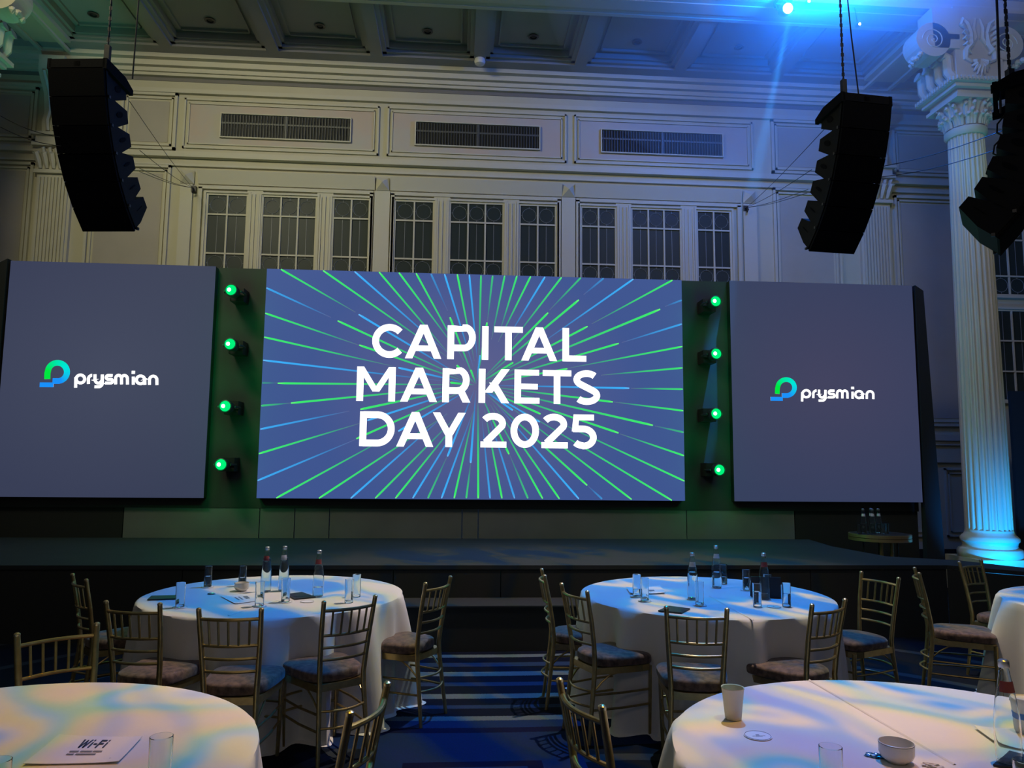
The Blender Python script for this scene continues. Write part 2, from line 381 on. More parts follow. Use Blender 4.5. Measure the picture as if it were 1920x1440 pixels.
for x0, x1, n in ((-4.234, -3.61, 2), (-3.326, -2.464, 3), (-2.151, -1.575, 2), (-1.114, -.486, 2), (-.175, .709, 3), (1.024, 1.62, 2), (2.097, 2.672, 2), (2.985, 3.824, 3), (4.15, 4.719, 2), (9.55, 10.17, 2)):
    window(x0, x1, n, RW)
window(9.52, 10.2, 2, [(.54, False), (.55, False), (.5, False)], z_top=4.53)

# air vents
for i, (x0, x1, sub) in enumerate(((-4.09, -1.93, 'left'), (-.805, 1.338, 'middle'), (2.45, 4.615, 'right'))):
    v = thing('air_vent', {'left': 'dark louvred air vent in the frieze above the leftmost window bay', 'middle': 'dark louvred air vent in the frieze above the middle window bay', 'right': 'dark louvred air vent in the frieze nearest the blue lamp glow'}[sub], 'vent', ((x0+x1)/2, W-.02, 7.40), group='long air vents along the wall frieze')
    h = (x1-x0)/2
    boxobj('vent_backing', (-h, h, -.005, .02, -.2, .2), 'vent', v)
    bm = bmesh.new()
    for a in ((-h-.02, h+.02, -.035, 0, .2, .22), (-h-.02, h+.02, -.035, 0, -.22, -.2), (-h-.02, -h, -.035, 0, -.2, .2), (h, h+.02, -.035, 0, -.2, .2)): bx(bm, *a)
    obj('vent_frame', bm, 'trim', v)
    for k in range(44):
        x = -h+2*h*(k+.5)/44; boxobj('vent_blade', (x-.004, x+.004, -.028, -.006, -.195, .195), 'ventblade', v)
    boxobj('vent_bar', (-h, h, -.018, -.008, .03, .06), 'ventblade', v)
    boxobj('vent_post', (-.012, .012, -.033, -.006, -.195, .195), 'ventblade', v)

# ------------------------------------------------------------------ ceiling: coffers and beams
ceil = struct('ceiling', new(bx, -9, 12, 9.9, 12.8, 8.70, 8.95), 'ceiling')
boxobj('ceiling_cove', (-9, 12, 11.98, 12.5, 8.5, 8.72), 'ceiling', ceil)
bxs = [-8.33+.02, -6.75, -4.9, -3.17, -1.46, .27, 1.99, 3.72, 5.45, 7.38, 9.2, 10.9]
for x in bxs:
    wd = .36 if abs(x) > 6.5 and abs(x) < 7.5 else .10
    boxobj('ceiling_beam', (x-wd, x+wd, 10.4, 11.98, 8.47 if wd > .2 else 8.5, 8.8), 'ceiling' if wd < .2 else 'plaster', ceil)
    if wd > .2:
        for s in (-1, 1): boxobj('beam_fillet', (x+s*.22-.03, x+s*.22+.03, 10.4, 12.2, 8.43, 8.48), 'trim', ceil)
for a, b in zip(bxs, bxs[1:]):
    x0 = a+(.36 if 6.5 < abs(a) < 7.5 else .10); x1 = b-(.36 if 6.5 < abs(b) < 7.5 else .10)
    bm = bmesh.new()
    for off, wd, z in ((0, .07, 8.54), (.07, .05, 8.59), (.20, .03, 8.66)):
        p, q, r, s = x0+off, x1-off, 10.45+off, 11.98-off
        bx(bm, p, q, r, r+wd, z, 8.8); bx(bm, p, q, s-wd, s, z, 8.8); bx(bm, p, p+wd, r, s, z, 8.8); bx(bm, q-wd, q, r, s, z, 8.8)
    obj('coffer_molding', bm, 'ceiling', ceil)
    if -7 < a < 4:
        xc = (a+b)/2
        d = thing('downlight', 'unlit recessed downlight in the ceiling coffer', 'downlight', (xc, 11.5, 8.70), group='unlit recessed downlights in the ceiling coffers')
        dl_n = globals().get('dl_n', -1)+1; d['label'] = ('leftmost', 'second from left', 'third from left', 'fourth from left', 'fifth from left', 'sixth from left', 'rightmost, blue lit')[min(dl_n, 6)]+' unlit recessed downlight in the row of ceiling coffers'
        bm = bmesh.new(); lathe(bm, [(.075, 0), (.085, -.02), (.055, -.025), (.05, 0)], 16, cap=(False, False)); obj('trim_ring', bm, 'steel', d, smooth=True)
        bm = bmesh.new(); lathe(bm, [(.05, -.004), (.03, -.016), (.001, -.02)], 12, cap=(False, False)); obj('reflector', bm, 'dark', d, smooth=True)
for x, y, lb in ((-4.1, 11.2, 'small white sprinkler disc in the coffer behind the left speaker chain'), (-.63, 11.2, 'small white sprinkler disc in the coffer left of the smoke detector')):
    bm = bmesh.new(); lathe(bm, [(.012, 8.70), (.012, 8.66), (.04, 8.65), (.04, 8.64)], 12); tag(obj('sprinkler_head', bm, 'white', smooth=True), lb, 'sprinkler')
bm = bmesh.new(); lathe(bm, [(.085, 0), (.095, -.04), (.08, -.085), (.04, -.10)], 20)
sd = obj('smoke_detector', bm, 'white', smooth=True, loc=(.268, 11.93, 8.5)); tag(sd, 'round white smoke detector on the ceiling beam between two coffers', 'smoke detector')
# entablature over the columns, running along the room
ent = struct('trim_1', new(bx, -9, 12, 9.95, 10.45, 8.48, 9.4), 'plaster')
boxobj('entablature_edge', (-9, 12, 10.43, 10.50, 8.47, 8.53), 'trim', ent)
boxobj('entablature_edge', (-9, 12, 9.90, 9.97, 8.47, 8.56), 'trim', ent)
boxobj('soffit_panel', (-9, 12, 10.08, 10.32, 8.465, 8.485), 'trim', ent)
struct('ceiling_front', new(bx, -9, 12, -4, 9.95, 9.35, 9.5), 'ceiling')

# ------------------------------------------------------------------ fluted column with bracket block
def bracket(par, xc, yc):
    z0 = 7.36
    bm = bmesh.new(); bx(bm, xc-.36, xc+.36, yc-.38, yc+.38, z0, 8.48); obj('impost_block', bm, 'plaster', par)
    for s in (-1, 1):
        cx, cz = xc+s*(.70 if s*xc < 0 else .42), 7.93
        bm = bmesh.new()
        # scroll body
        n = 24; poly = [(cx+.26*math.cos(2*PI*k/n), cz+.26*math.sin(2*PI*k/n)) for k in range(n)]
        prism(bm, poly, 'y', yc-.40, yc-.06)
        bx(bm, min(cx, xc+s*.3), max(cx, xc+s*.3), yc-.40, yc-.06, cz+.02, cz+.50)
        bx(bm, min(cx-s*.02, xc+s*.3), max(cx-s*.02, xc+s*.3), yc-.40, yc-.06, cz-.12, cz+.1)
        obj('scroll_volute', bm, 'plaster', par, smooth=False)
        bm = bmesh.new()
        pts = []
        for k in range(46):
            a = k*.28; r = .17*(1-k/50.0); pts.append((cx+s*(-1)*r*math.cos(a+PI), yc-.40, cz+r*math.sin(a)))
        tube(bm, pts, [.010]*46, 6); obj('volute_spiral', bm, 'plaster', par, smooth=True)
        bm = bmesh.new()           # garlands under the volutes on the flank
        for q in range(4):
            yy = yc-.3+q*.2
            tube(bm, [(xc+s*.34, yy, z0+.02), (xc+s*.43, yy, z0+.12), (xc+s*.44, yy, z0+.34), (xc+s*.52, yy, cz-.2)], .075, 8)
        obj('fluted_scroll_stem', bm, 'plaster', par, smooth=True)
        bm = bmesh.new()
        for q in range(9): 
            lathe_c = (cx+s*.22+random.uniform(-.02, .02), yc-.42+q*.03, cz-.24-random.uniform(0, .06))
            bmesh.ops.create_icosphere(bm, subdivisions=1, radius=.045, matrix=Matrix.Translation(lathe_c))
        obj('leaf_cluster', bm, 'plaster', par, smooth=True)
    # carved front: shell, urn and side fronds
    bm = bmesh.new()
    for k in range(9):
        a = PI+PI*k/8; tube(bm, [(xc, yc-.39, z0+.30), (xc+.09*math.cos(a), yc-.43, z0+.25+.09*math.sin(a)), (xc+.15*math.cos(a), yc-.40, z0+.27+.22*math.sin(a))], [.02, .032, .012], 6)
    obj('carved_urn', bm, 'plaster', par, smooth=True)
    for s in (-1, 1):
        bm = bmesh.new()
        tube(bm, [(xc+s*x, yc-.40, z0+z) for x, z in ((.04, .30), (.14, .26), (.22, .30), (.21, .42), (.13, .52), (.12, .70), (.17, .84), (.24, .90), (.27, .82), (.22, .78))], [.02, .03, .035, .045, .05, .035, .04, .04, .03, .02], 6)
        tube(bm, [(xc+s*x, yc-.39, z0+z) for x, z in ((.12, .52), (.05, .62), (.07, .78), (.03, .93))], [.03, .04, .035, .02], 6)
        for q in range(5): tube(bm, [(xc+s*(.13+.01*q), yc-.40, z0+.38+.09*q), (xc+s*(.20+.015*q), yc-.43, z0+.44+.09*q), (xc+s*(.25), yc-.39, z0+.42+.09*q)], [.015, .028, .008], 6)
        obj('carved_frond', bm, 'plaster', par, smooth=True)
def column(xc, yc, label):
    t = thing('fluted_column', label, 'column', (0, 0, 0))
    bm = bmesh.new(); bx(bm, xc-.40, xc+.40, yc-.40, yc+.40, 0, .48); obj('plinth', bm, 'plaster', t)
    bm = bmesh.new(); lathe(bm, [(.395, .48), (.41, .52), (.41, .56), (.39, .60), (.35, .615), (.335, .65), (.345, .69), (.365, .71), (.365, .75), (.34, .78), (.315, .80), (.30, .83)], 48, xc, yc); obj('base_molding', bm, 'plaster', t, smooth=True)
    bm = bmesh.new(); lathe(bm, [(.30, .83), (.295, .86)], 96, xc, yc)
    prof = [(.293, .86)] + [(.292-.052*((z-.9)/5.7)**1.6, z) for z in (1.5, 2.5, 3.5, 4.5, 5.5, 6.1, 6.62)]
    lathe(bm, prof, 96, xc, yc, flute=.075, nfl=24); obj('fluted_shaft', bm, 'plaster', t)
    bm = bmesh.new(); lathe(bm, [(.255, 6.62), (.285, 6.66), (.285, 6.72), (.25, 6.75)], 40, xc, yc); obj('astragal', bm, 'plaster', t, smooth=True)
    bm = bmesh.new(); lathe(bm, [(.235, 6.74), (.24, 6.9), (.28, 7.05), (.33, 7.13)], 32, xc, yc); obj('capital_bell', bm, 'plaster', t, smooth=True)
    for ring, (nl, z0, h, r) in enumerate(((10, 6.75, .20, .25), (8, 6.86, .26, .27))):
        bm = bmesh.new()
        for k in range(nl):
            a = 2*PI*(k+.5*ring)/nl; ca, sa = math.cos(a), math.sin(a)
            for off, sc in ((-.16, .7), (0, 1), (.16, .7)):
                c2, s2 = math.cos(a+off), math.sin(a+off)
                tube(bm, [(xc+(r+d)*c2, yc+(r+d)*s2, z0+h*z*sc) for d, z in ((0, 0), (.012, .5), (.04, .9), (.085, 1.0), (.095, .88), (.07, .8))], [.03, .036, .034, .028, .02, .01], 6)
        obj('acanthus_leaves', bm, 'plaster', t, smooth=True)
    bm = bmesh.new()
    for z0, z1, o_ in ((7.10, 7.15, .36), (7.15, 7.24, .32), (7.24, 7.30, .40), (7.30, 7.36, .46)): bx(bm, xc-o_, xc+o_, yc-o_, yc+o_, z0, z1)
    obj('abacus', bm, 'plaster', t)
    bm = bmesh.new()
    for k in range(15):
        u = -.44+.88*(k+.25)/15
        bx(bm, xc+u, xc+u+.03, yc-.49, yc-.44, 7.31, 7.36); bx(bm, xc-.49, xc-.44, yc+u, yc+u+.03, 7.31, 7.36)
    obj('dentil_row', bm, 'trim', t, kind='stuff')
    bracket(t, xc, yc)
    return t
column(7.52, 10.2, 'white fluted column with carved capital, lit blue at its base, right of the screens')
column(-6.9, 10.2, 'column whose scroll bracket shows in the top left corner')

# ------------------------------------------------------------------ stage
SZ = .72
st = thing('stage', 'long low black stage platform with dark skirted front below the screens', 'stage')
bm = bmesh.new(); prism(bm, [(-6.4, 7.5), (5.05, 7.5), (5.55, 7.0), (5.9, 7.0), (5.45, 7.9), (4.85, 8.25), (4.75, 9.3), (4.88, 10.19), (-5.9, 10.19), (-5.9, 9.0), (-6.4, 9.0)], 'z', SZ-.04, SZ); obj('deck', bm, 'stagetop', st)
xs = [-6.4, -4.6, -2.6, -.6, .45, 2.4, 3.6, 5.05]
for a, b in zip(xs, xs[1:]): boxobj('skirt_panel', (a+.004, b-.004, 7.505, 7.53, 0, SZ-.045), 'stagefront', st)
bm = bmesh.new(); prism(bm, [(5.05, 7.5), (5.55, 7.0), (5.9, 7.0), (5.88, 7.03), (5.56, 7.03), (5.07, 7.53)], 'z', 0, SZ-.045); obj('skirt_panel', bm, 'stagefront', st)
sp_ = thing('stage_step', 'black step unit in the middle of the stage front, behind the aisle', 'step', (.25, 7.27, 0))
boxobj('step_body', (-2.4, 2.4, -.20, .225, 0, .385), 'stagefront', sp_)
boxobj('step_tread', (-2.4, 2.4, -.21, .225, .385, .41), 'stagetop', sp_)
boxobj('step_nosing', (-2.4, 2.4, -.214, -.208, .40, .412), 'steel', sp_)
# backdrop wall: black surround, fascia panels
Y0 = 10.2
bd = thing('stage_backdrop', 'long black backdrop wall that carries the three screens, grey panels along its foot', 'backdrop')
boxobj('black_frame', (-6.0, 6.58, Y0+.125, Y0+.25, 1.10, 4.37), 'surround', bd)
for a, b in ((-5.98, -4.38), (-4.375, -2.62), (-2.615, -2.16), (-2.155, -1.70), (-1.695, .08), (.085, .30), (.305, 3.2), (3.205, 4.75)):
    boxobj('fascia_panel', (a+.004, b-.004, Y0+.13, Y0+.17, 0, 1.10), 'fascia' if a > -4.4 else 'stagefront', bd)
boxobj('fascia_panel', (4.76, 6.56, Y0+.13, Y0+.17, 0, 1.10), 'stagefront', bd)
# lower drape to the floor on the right
for s, x0, x1, zt in ((1, 6.60, 6.72, 4.36), (-1, -6.16, -6.02, 4.38)):
    bm = bmesh.new()
    poly = [(x0, zt), (x1, zt-.08), (x1+s*.13, 0), (x0-.02, 0)] if s > 0 else [(x1, zt), (x0, zt-.08), (x0-.20, 0), (x1, 0)]
    prism(bm, poly, 'y', Y0-.02, Y0+.08)
    o = obj('black_drape', bm, 'black'); tag(o, 'narrow black drape down the %s end of the screens' % ('right' if s > 0 else 'left'), 'drape')
# ---- screen graphics helpers (flat print on the screens)
def led_mat(name, c_mid, c_edge, cx, cz, rad, top=None):
    mt = bpy.data.materials.new(name); mt.use_nodes = True; nt = mt.node_tree; N = nt.nodes; L = nt.links
    b = N['Principled BSDF']; b.inputs['Base Color'].default_value = (.01, .01, .012, 1); b.inputs['Roughness'].default_value = .45; b.inputs['Specular IOR Level'].default_value = .15
    tc = N.new('ShaderNodeTexCoord'); mp = N.new('ShaderNodeMapping'); mp.inputs['Location'].default_value = (-cx/rad, 0, -cz/rad); mp.inputs['Scale'].default_value = (1/rad, 0, 1.3/rad)
    g = N.new('ShaderNodeTexGradient'); g.gradient_type = 'SPHERICAL'; cr = N.new('ShaderNodeValToRGB')
    L.new(tc.outputs['Object'], mp.inputs[0]); L.new(mp.outputs[0], g.inputs[0]); L.new(g.outputs[0], cr.inputs[0])
    cr.color_ramp.elements[0].color = (*c_edge, 1); cr.color_ramp.elements[1].color = (*c_mid, 1)
    L.new(cr.outputs[0], b.inputs['Emission Color']); b.inputs['Emission Strength'].default_value = 1
    return mt
WHITE = emit('screen_white', (1, 1, .98), 1.6)
def grad_mat(name):
    mt = bpy.data.materials.new(name); mt.use_nodes = True; nt = mt.node_tree; b = nt.nodes['Principled BSDF']
    b.inputs['Base Color'].default_value = (0, 0, 0, 1); b.inputs['Specular IOR Level'].default_value = 0
    a = nt.nodes.new('ShaderNodeAttribute'); a.attribute_name = 'glow'; nt.links.new(a.outputs['Color'], b.inputs['Emission Color']); b.inputs['Emission Strength'].default_value = 1.0
    return mt
GLOW = grad_mat('screen_glow_colours')
def ribbon_obj(name, pts, width, parent, cols=None, mat_=None, y=0, th=.003, taper=None):
    """flat ribbon in the xz plane; width at each point; cols per point"""
    bm = bmesh.new(); n = len(pts); V = []
    lay = bm.loops.layers.float_color.new('glow') if cols else None
    ws = taper or [width]*n
    for i, (x, z) in enumerate(pts):
        a = Vector(pts[max(i-1, 0)]); b = Vector((x, z)); c = Vector(pts[min(i+1, n-1)])
        d1 = (b-a).normalized() if i else (c-b).normalized(); d2 = (c-b).normalized() if i < n-1 else d1
        t = (d1+d2); t = t.normalized() if t.length > 1e-6 else d1
        nn = Vector((-t.y, t.x)); k = ws[i]/2/max(.35, nn.dot(Vector((-d1.y, d1.x))))
        V.append((bm.verts.new((x+nn.x*k, y-th, z+nn.y*k)), bm.verts.new((x-nn.x*k, y-th, z-nn.y*k)), bm.verts.new((x+nn.x*k, y, z+nn.y*k)), bm.verts.new((x-nn.x*k, y, z-nn.y*k))))
    for i in range(n-1):
        A, B = V[i], V[i+1]
        for idx in ((A[0], A[1], B[1], B[0]), (A[1], A[3], B[3], B[1]), (A[2], A[0], B[0], B[2])):
            f = bm.faces.new(idx)
            if lay:
                for lp in f.loops: lp[lay] = (*(cols[i] if lp.vert in A else cols[i+1]), 1)
    bm.faces.new((V[0][1], V[0][0], V[0][2], V[0][3])); bm.faces.new((V[-1][0], V[-1][1], V[-1][3], V[-1][2]))
    return obj(name, bm, mat_ or GLOW, parent)
def arc(cx, cz, rx, rz, a0, a1, n=14): return [(cx+rx*math.cos(math.radians(a0+(a1-a0)*k/n)), cz+rz*math.sin(math.radians(a0+(a1-a0)*k/n))) for k in range(n+1)]
# capital letters: unit height, width given; polygons and strokes of weight s
def glyph(ch, wd, s):
    h = s/2; P = []; K = []     # P polygons, K strokes
    def q(x0, x1, z0, z1): P.append([(x0, z0), (x1, z0), (x1, z1), (x0, z1)])
    def dg(x0, z0, x1, z1, hw): P.append([(x0, z0), (x0+hw, z0), (x1+hw, z1), (x1, z1)])
    if ch == 'I': q(0, wd, 0, 1)
    elif ch == 'T': q(0, wd, 1-s*.9, 1); q(wd/2-h, wd/2+h, 0, 1-s*.9)
    elif ch == 'L': q(0, s, 0, 1); q(s, wd, 0, s*.9)
    elif ch == 'E': q(0, s, 0, 1); q(s, wd, 0, s*.88); q(s, wd*.93, .5-s*.42, .5+s*.42); q(s, wd*.98, 1-s*.88, 1)
    elif ch == 'A': dg(0, 0, wd/2-s*.55, 1, s*1.1); dg(wd-s*1.1, 0, wd/2-s*.55, 1, s*1.1); q(wd*.22, wd*.78, .22, .22+s*.85)
    elif ch == 'M': q(0, s, 0, 1); q(wd-s, wd, 0, 1); dg(wd/2-s*.5, .28, s*.02, 1, s*1.0); dg(wd/2-s*.5, .28, wd-s*1.02, 1, s*1.0)
    elif ch == 'K': q(0, s, 0, 1); dg(s*.8, .30, wd-s*1.25, 1, s*1.25); dg(wd-s*1.2, 0, wd*.34, .60, s*1.15)
    elif ch == 'Y': q(wd/2-h, wd/2+h, 0, .42); dg(wd/2-s*.55, .34, 0, 1, s*1.1); dg(wd/2-s*.55, .34, wd-s*1.1, 1, s*1.1)
    elif ch == 'C': K.append(arc(.5, .5, .5-h, .5-h, 42, 318, 28))
    elif ch == 'O': K.append(arc(wd/2, .5, wd/2-h, .5-h, 0, 360, 32))
    elif ch == 'P': q(0, s, 0, 1); K.append([(s*.5, 1-h*.95), (wd-.34, 1-h*.95)]+arc(wd-.34, .645, .34-h, .31-h*.0, 88, -88, 14)+[(wd-.34, .335), (s*.5, .335)])
    elif ch == 'R': q(0, s, 0, 1); K.append([(s*.5, 1-h*.95), (wd-.36, 1-h*.95)]+arc(wd-.38, .65, .34-h, .30, 88, -88, 14)+[(wd-.38, .345), (s*.5, .345)]); dg(wd-s*1.2, 0, wd*.5, .36, s*1.15)
    elif ch == 'D': q(0, s, 0, 1); K.append([(s*.5, 1-h*.95), (wd-.5, 1-h*.95)]+arc(wd-.5, .5, .5-h, .5-h*.95, 88, -88, 22)+[(wd-.5, h*.95), (s*.5, h*.95)])
    elif ch == 'S': K.append(arc(wd/2, .745, wd/2-h-.02, .255-h*.85, 35, 90, 5)+arc(wd/2, .735, wd/2-h, .265-h*.85, 95, 235, 10)+[(wd/2, .50)]+arc(wd/2, .265, wd/2-h, .265-h*.85, 55, -90, 12)+arc(wd/2, .265, wd/2-h, .265-h*.85, -95, -145, 5))
    elif ch == '2': K.append(arc(wd/2-.02, .70, wd/2-h, .30-h*.9, 150, -20, 16)+[(s*.75, s*.75)]); q(0, wd, 0, s*.9)
    elif ch == '5': q(wd*.13, wd*.90, 1-s*.88, 1); P.append([(wd*.06, .50), (wd*.06+s*.9, .50), (wd*.13+s*.9, 1), (wd*.13, 1)]); K.append([(wd*.10, .575), (wd*.45, .575)]+arc(wd*.5, .325, wd/2-h, .25, 85, -90, 14)+arc(wd*.48, .325, wd/2-h, .325-h*.9, -95, -140, 5))
    return P, K
def put_glyph(ch, x0, z0, x1, z1, weight, parent, mat_=None, y=0, skew=0, name='letter'):
    """glyph fitted into the box x0..x1 with baseline z0 and cap line z1"""
    H = z1-z0; wd = (x1-x0)/H; P, K = glyph(ch, wd, weight)
    bm = bmesh.new()
    for poly in P: prism(bm, [(x0+(u+skew*v)*H, z0+v*H) for u, v in poly], 'y', y-.004, y)
    me_objs = []
    for pts in K:
        n = len(pts); V = []
        for i, (u, v) in enumerate(pts):
            a = Vector(pts[max(i-1, 0)]); b = Vector((u, v)); c = Vector(pts[min(i+1, n-1)])
            t = ((b-a).normalized() if i else Vector((0, 0))) + ((c-b).normalized() if i < n-1 else Vector((0, 0))); t.normalize()
            nn = Vector((-t.y, t.x))*weight/2
            V.append([bm.verts.new((x0+(p.x+skew*p.y)*H, yy, z0+p.y*H)) for p in (b+nn, b-nn) for yy in (y-.0045, y)])
        for A, B in zip(V, V[1:]):
            bm.faces.new((A[0], A[2], B[2], B[0])); bm.faces.new((A[2], A[3], B[3], B[2])); bm.faces.new((A[1], A[0], B[0], B[1]))
    return obj(name, bm, mat_ or WHITE, parent)

# ---- centre screen
cs = thing('led_screen', 'large centre LED screen reading CAPITAL MARKETS DAY 2025 with green and blue light rays', 'screen', (.26, Y0, 0), group=None)
CX = .26; OX, OZ = Yp(893, 722, Y0).x, Yp(893, 722, Y0).z
X0, X1, ZB, ZT = -2.635, 3.142, 1.238, 4.342
boxobj('screen_cabinet', (X0-CX, X1-CX, 0, .12, ZB, ZT), 'dark', cs)
BGM, BGE = srgb(93, 95, 140), srgb(62, 84, 143)
dp = boxobj('display_surface', (X0-CX, X1-CX, -.004, 0, ZB, ZT), led_mat('led_picture_centre', BGM, BGE, OX-CX, OZ*1.3, 2.3), cs)
G, B_ = srgb(60, 235, 110), srgb(60, 175, 250)
def lc(a, b, t): return tuple(a[i]*(1-t)+b[i]*t for i in range(3))
def P1(x, y): return (480+x/4.571, 490+y/4.571)
def P2(x, y): return (880+x/4.571, 500+y/4.571)
def P3(x, y): return (480+x/4.571, 680+y/4.571)
def P4(x, y): return (880+x/4.571, 680+y/4.571)
Cc = (893, 722)
rays = []   # (outer px, inner px, colour, strength, width px)
def E_(p, q, c, s=1, wd=3.6): rays.append((p, q, c, s, wd))
def I_(p, c, s=1, wd=3.8, k=.93): rays.append((p, (p[0]+(Cc[0]-p[0])*k, p[1]+(Cc[1]-p[1])*k), c, s, wd))
for p, q, c, s in (((215, 65), (850, 435), G, 1), ((85, 228), (640, 480), B_, .8), ((78, 445), (880, 718), G, 1), ((68, 650), (1180, 900), G, 1), ((62, 848), (1600, 1025), B_, 1), ((55, 1042), (190, 1043), G, .25), ((45, 1238), (300, 1215), G, .6),
    ((575, 75), (1640, 820), G, 1), ((845, 88), (1660, 800), B_, 1), ((1055, 92), (1660, 800), G, 1), ((1225, 97), (1720, 760), G, 1), ((1372, 103), (1780, 850), G, 1), ((1500, 108), (1640, 420), B_, .5), ((1616, 110), (1860, 900), B_, 1), ((1725, 112), (1870, 850), G, 1), ((1828, 115), (1900, 880), B_, 1)): E_(P1(*p), P1(*q), c, s)
for p, c in (((880, 455), B_), ((700, 510), G), ((885, 718), G), ((1220, 912), B_), ((187, 1045), G), ((300, 1215), G), ((895, 1270), G), ((1662, 480), G), ((1720, 890), G), ((1840, 930), G), ((1665, 1040), G)): I_(P1(*p), c)
for p, q, c, s in (((100, 75), (80, 860), G, .7), ((200, 78), (155, 470), G, .6), ((303, 78), (190, 620), G, .8), ((408, 80), (260, 560), G, .9), ((525, 85), (250, 640), G, 1), ((648, 88), (330, 610), B_, 1), ((790, 92), (360, 650), G, .9), ((955, 95), (690, 370), G, .6), ((1150, 98), (980, 240), B_, .5), ((1405, 103), (570, 690), B_, 1), ((1740, 108), (1050, 490), G, 1), ((1820, 288), (1680, 340), B_, .5), ((1820, 492), (1310, 650), B_, .8), ((1825, 685), (850, 870), G, 1), ((1826, 868), (1130, 930), G, .9), ((1828, 1050), (1390, 1043), G, .8), ((1832, 1235), (1240, 1160), G, 1), ((1835, 1420), (1590, 1365), G, .5)): E_(P2(*p), P2(*q), c, s)
for p, c, s in (((152, 478), G, 1), ((675, 395), G, 1), ((938, 285), G, 1.1), ((1013, 512), G, 1), ((1635, 365), G, 1.15), ((1280, 658), G, 1), ((840, 875), G, .9), ((375, 822), G, .9), ((92, 760), B_, .9), ((1370, 1042), B_, 1), ((1230, 1160), G, 1), ((1572, 1360), G, 1.1), ((1278, 1425), G, 1)): I_(P2(*p), c, 1, 3.8*s)
for p, q, c, s in (((38, 570), (800, 415), B_, .9), ((25, 780), (890, 520), G, 1), ((15, 1010), (850, 660), B_, .9), ((175, 1165), (1200, 600), G, 1), ((540, 1165), (1640, 440), G, 1), ((812, 1163), (1640, 430), B_, 1), ((1022, 1162), (1720, 460), G, .9), ((1195, 1162), (1760, 460), G, 1), ((1343, 1162), (1800, 420), B_, 1), ((1473, 1162), (1640, 800), G, .6), ((1590, 1162), (1860, 420), B_, 1), ((1698, 1162), (1870, 400), G, 1), ((1802, 1162), (1840, 860), G, .7), ((1905, 1163), (1900, 330), G, 1.1)): E_(P3(*p), P3(*q), c, s)
for p, c in (((895, 400), G), ((955, 495), B_), ((860, 652), G), ((1220, 588), B_), ((1640, 805), B_), ((1840, 860), B_)): I_(P3(*p), c)
for p, q, c, s in (((75, 1163), (78, 350), G, 1), ((178, 1163), (110, 500), B_, .8), ((280, 1163), (130, 400), G, 1), ((388, 1163), (150, 400), B_, .8), ((502, 1163), (345, 790), G, .6), ((628, 1165), (180, 360), G, 1), ((772, 1167), (200, 350), G, 1), ((938, 1167), (220, 340), B_, 1), ((1137, 1168), (1020, 1060), B_, .5), ((1390, 1172), (300, 340), G, 1), ((1735, 1180), (400, 380), G, 1), ((1845, 1015), (700, 480), G, 1), ((1838, 797), (1290, 610), G, 1)): E_(P4(*p), P4(*q), c, s)
for p, c in (((10, 858), B_), ((340, 785), G), ((372, 408), B_), ((610, 440), G), ((605, 508), B_), ((1010, 1052), G), ((1278, 603), G)): I_(P4(*p), c)
for p, q, c, s, wd in rays:
    a = Yp(*p, Y0); b = Yp(*q, Y0); ax, az, bx_, bz = a.x-CX, min(max(a.z, ZB+.004), ZT-.004), b.x-CX, b.z
    ax = min(max(ax, X0-CX+.004), X1-CX-.004)
    bgc = BGE; W0 = wd*Y0/F_PX
    cols = [lc(bgc, (min(1, c[0]*1.6+.08), min(1, c[1]*1.25), min(1, c[2]*1.25)), s), lc(bgc, c, s), lc(bgc, c, s*.75), lc(bgc, c, s*.35), lc(BGM, c, .05)]
    ts = [0, .04, .45, .75, 1]
    ribbon_obj('light_streak', [(ax+(bx_-ax)*t, az+(bz-az)*t) for t in ts], W0, cs, cols=cols, y=-.004, th=.002, taper=[W0*.6, W0, W0*.85, W0*.6, W0*.3])
rows = [([('C', 698, 758), ('A', 760, 828), ('P', 839, 892), ('I', 903.8, 915.8), ('T', 926.5, 980), ('A', 977.5, 1044.5), ('L', 1054.5, 1099)], (609.5, 672.8, 760), (614.5, 677, 1080)),
        ([('M', 669, 741.5), ('A', 751, 820), ('R', 829.6, 883), ('K', 897.5, 955.5), ('E', 964.5, 1011.5), ('T', 1017.5, 1071), ('S', 1075, 1125)], (688.5, 752.6, 700), (694.8, 758, 1100)),
        ([('D', 674.5, 740), ('A', 743.8, 813), ('Y', 811, 872.7), ('2', 901.2, 949.6), ('O', 957.2, 1010.5), ('2', 1015.2, 1064.4), ('5', 1069, 1118.5)], (772, 837.4, 700), (777, 840.4, 1100))]
for letters, (t0, b0, xa), (t1, b1, xb) in rows:
    zt = (Yp(xa, t0, Y0).z+Yp(xb, t1, Y0).z)/2; zb = (Yp(xa, b0, Y0).z+Yp(xb, b1, Y0).z)/2
    for ch, x0, x1 in letters:
        ym = (t0+b0)/2; p, q = Yp(x0, ym, Y0).x-CX, Yp(x1, ym, Y0).x-CX
        put_glyph(ch, p, zb, q, zt, .195, cs, y=-.006)

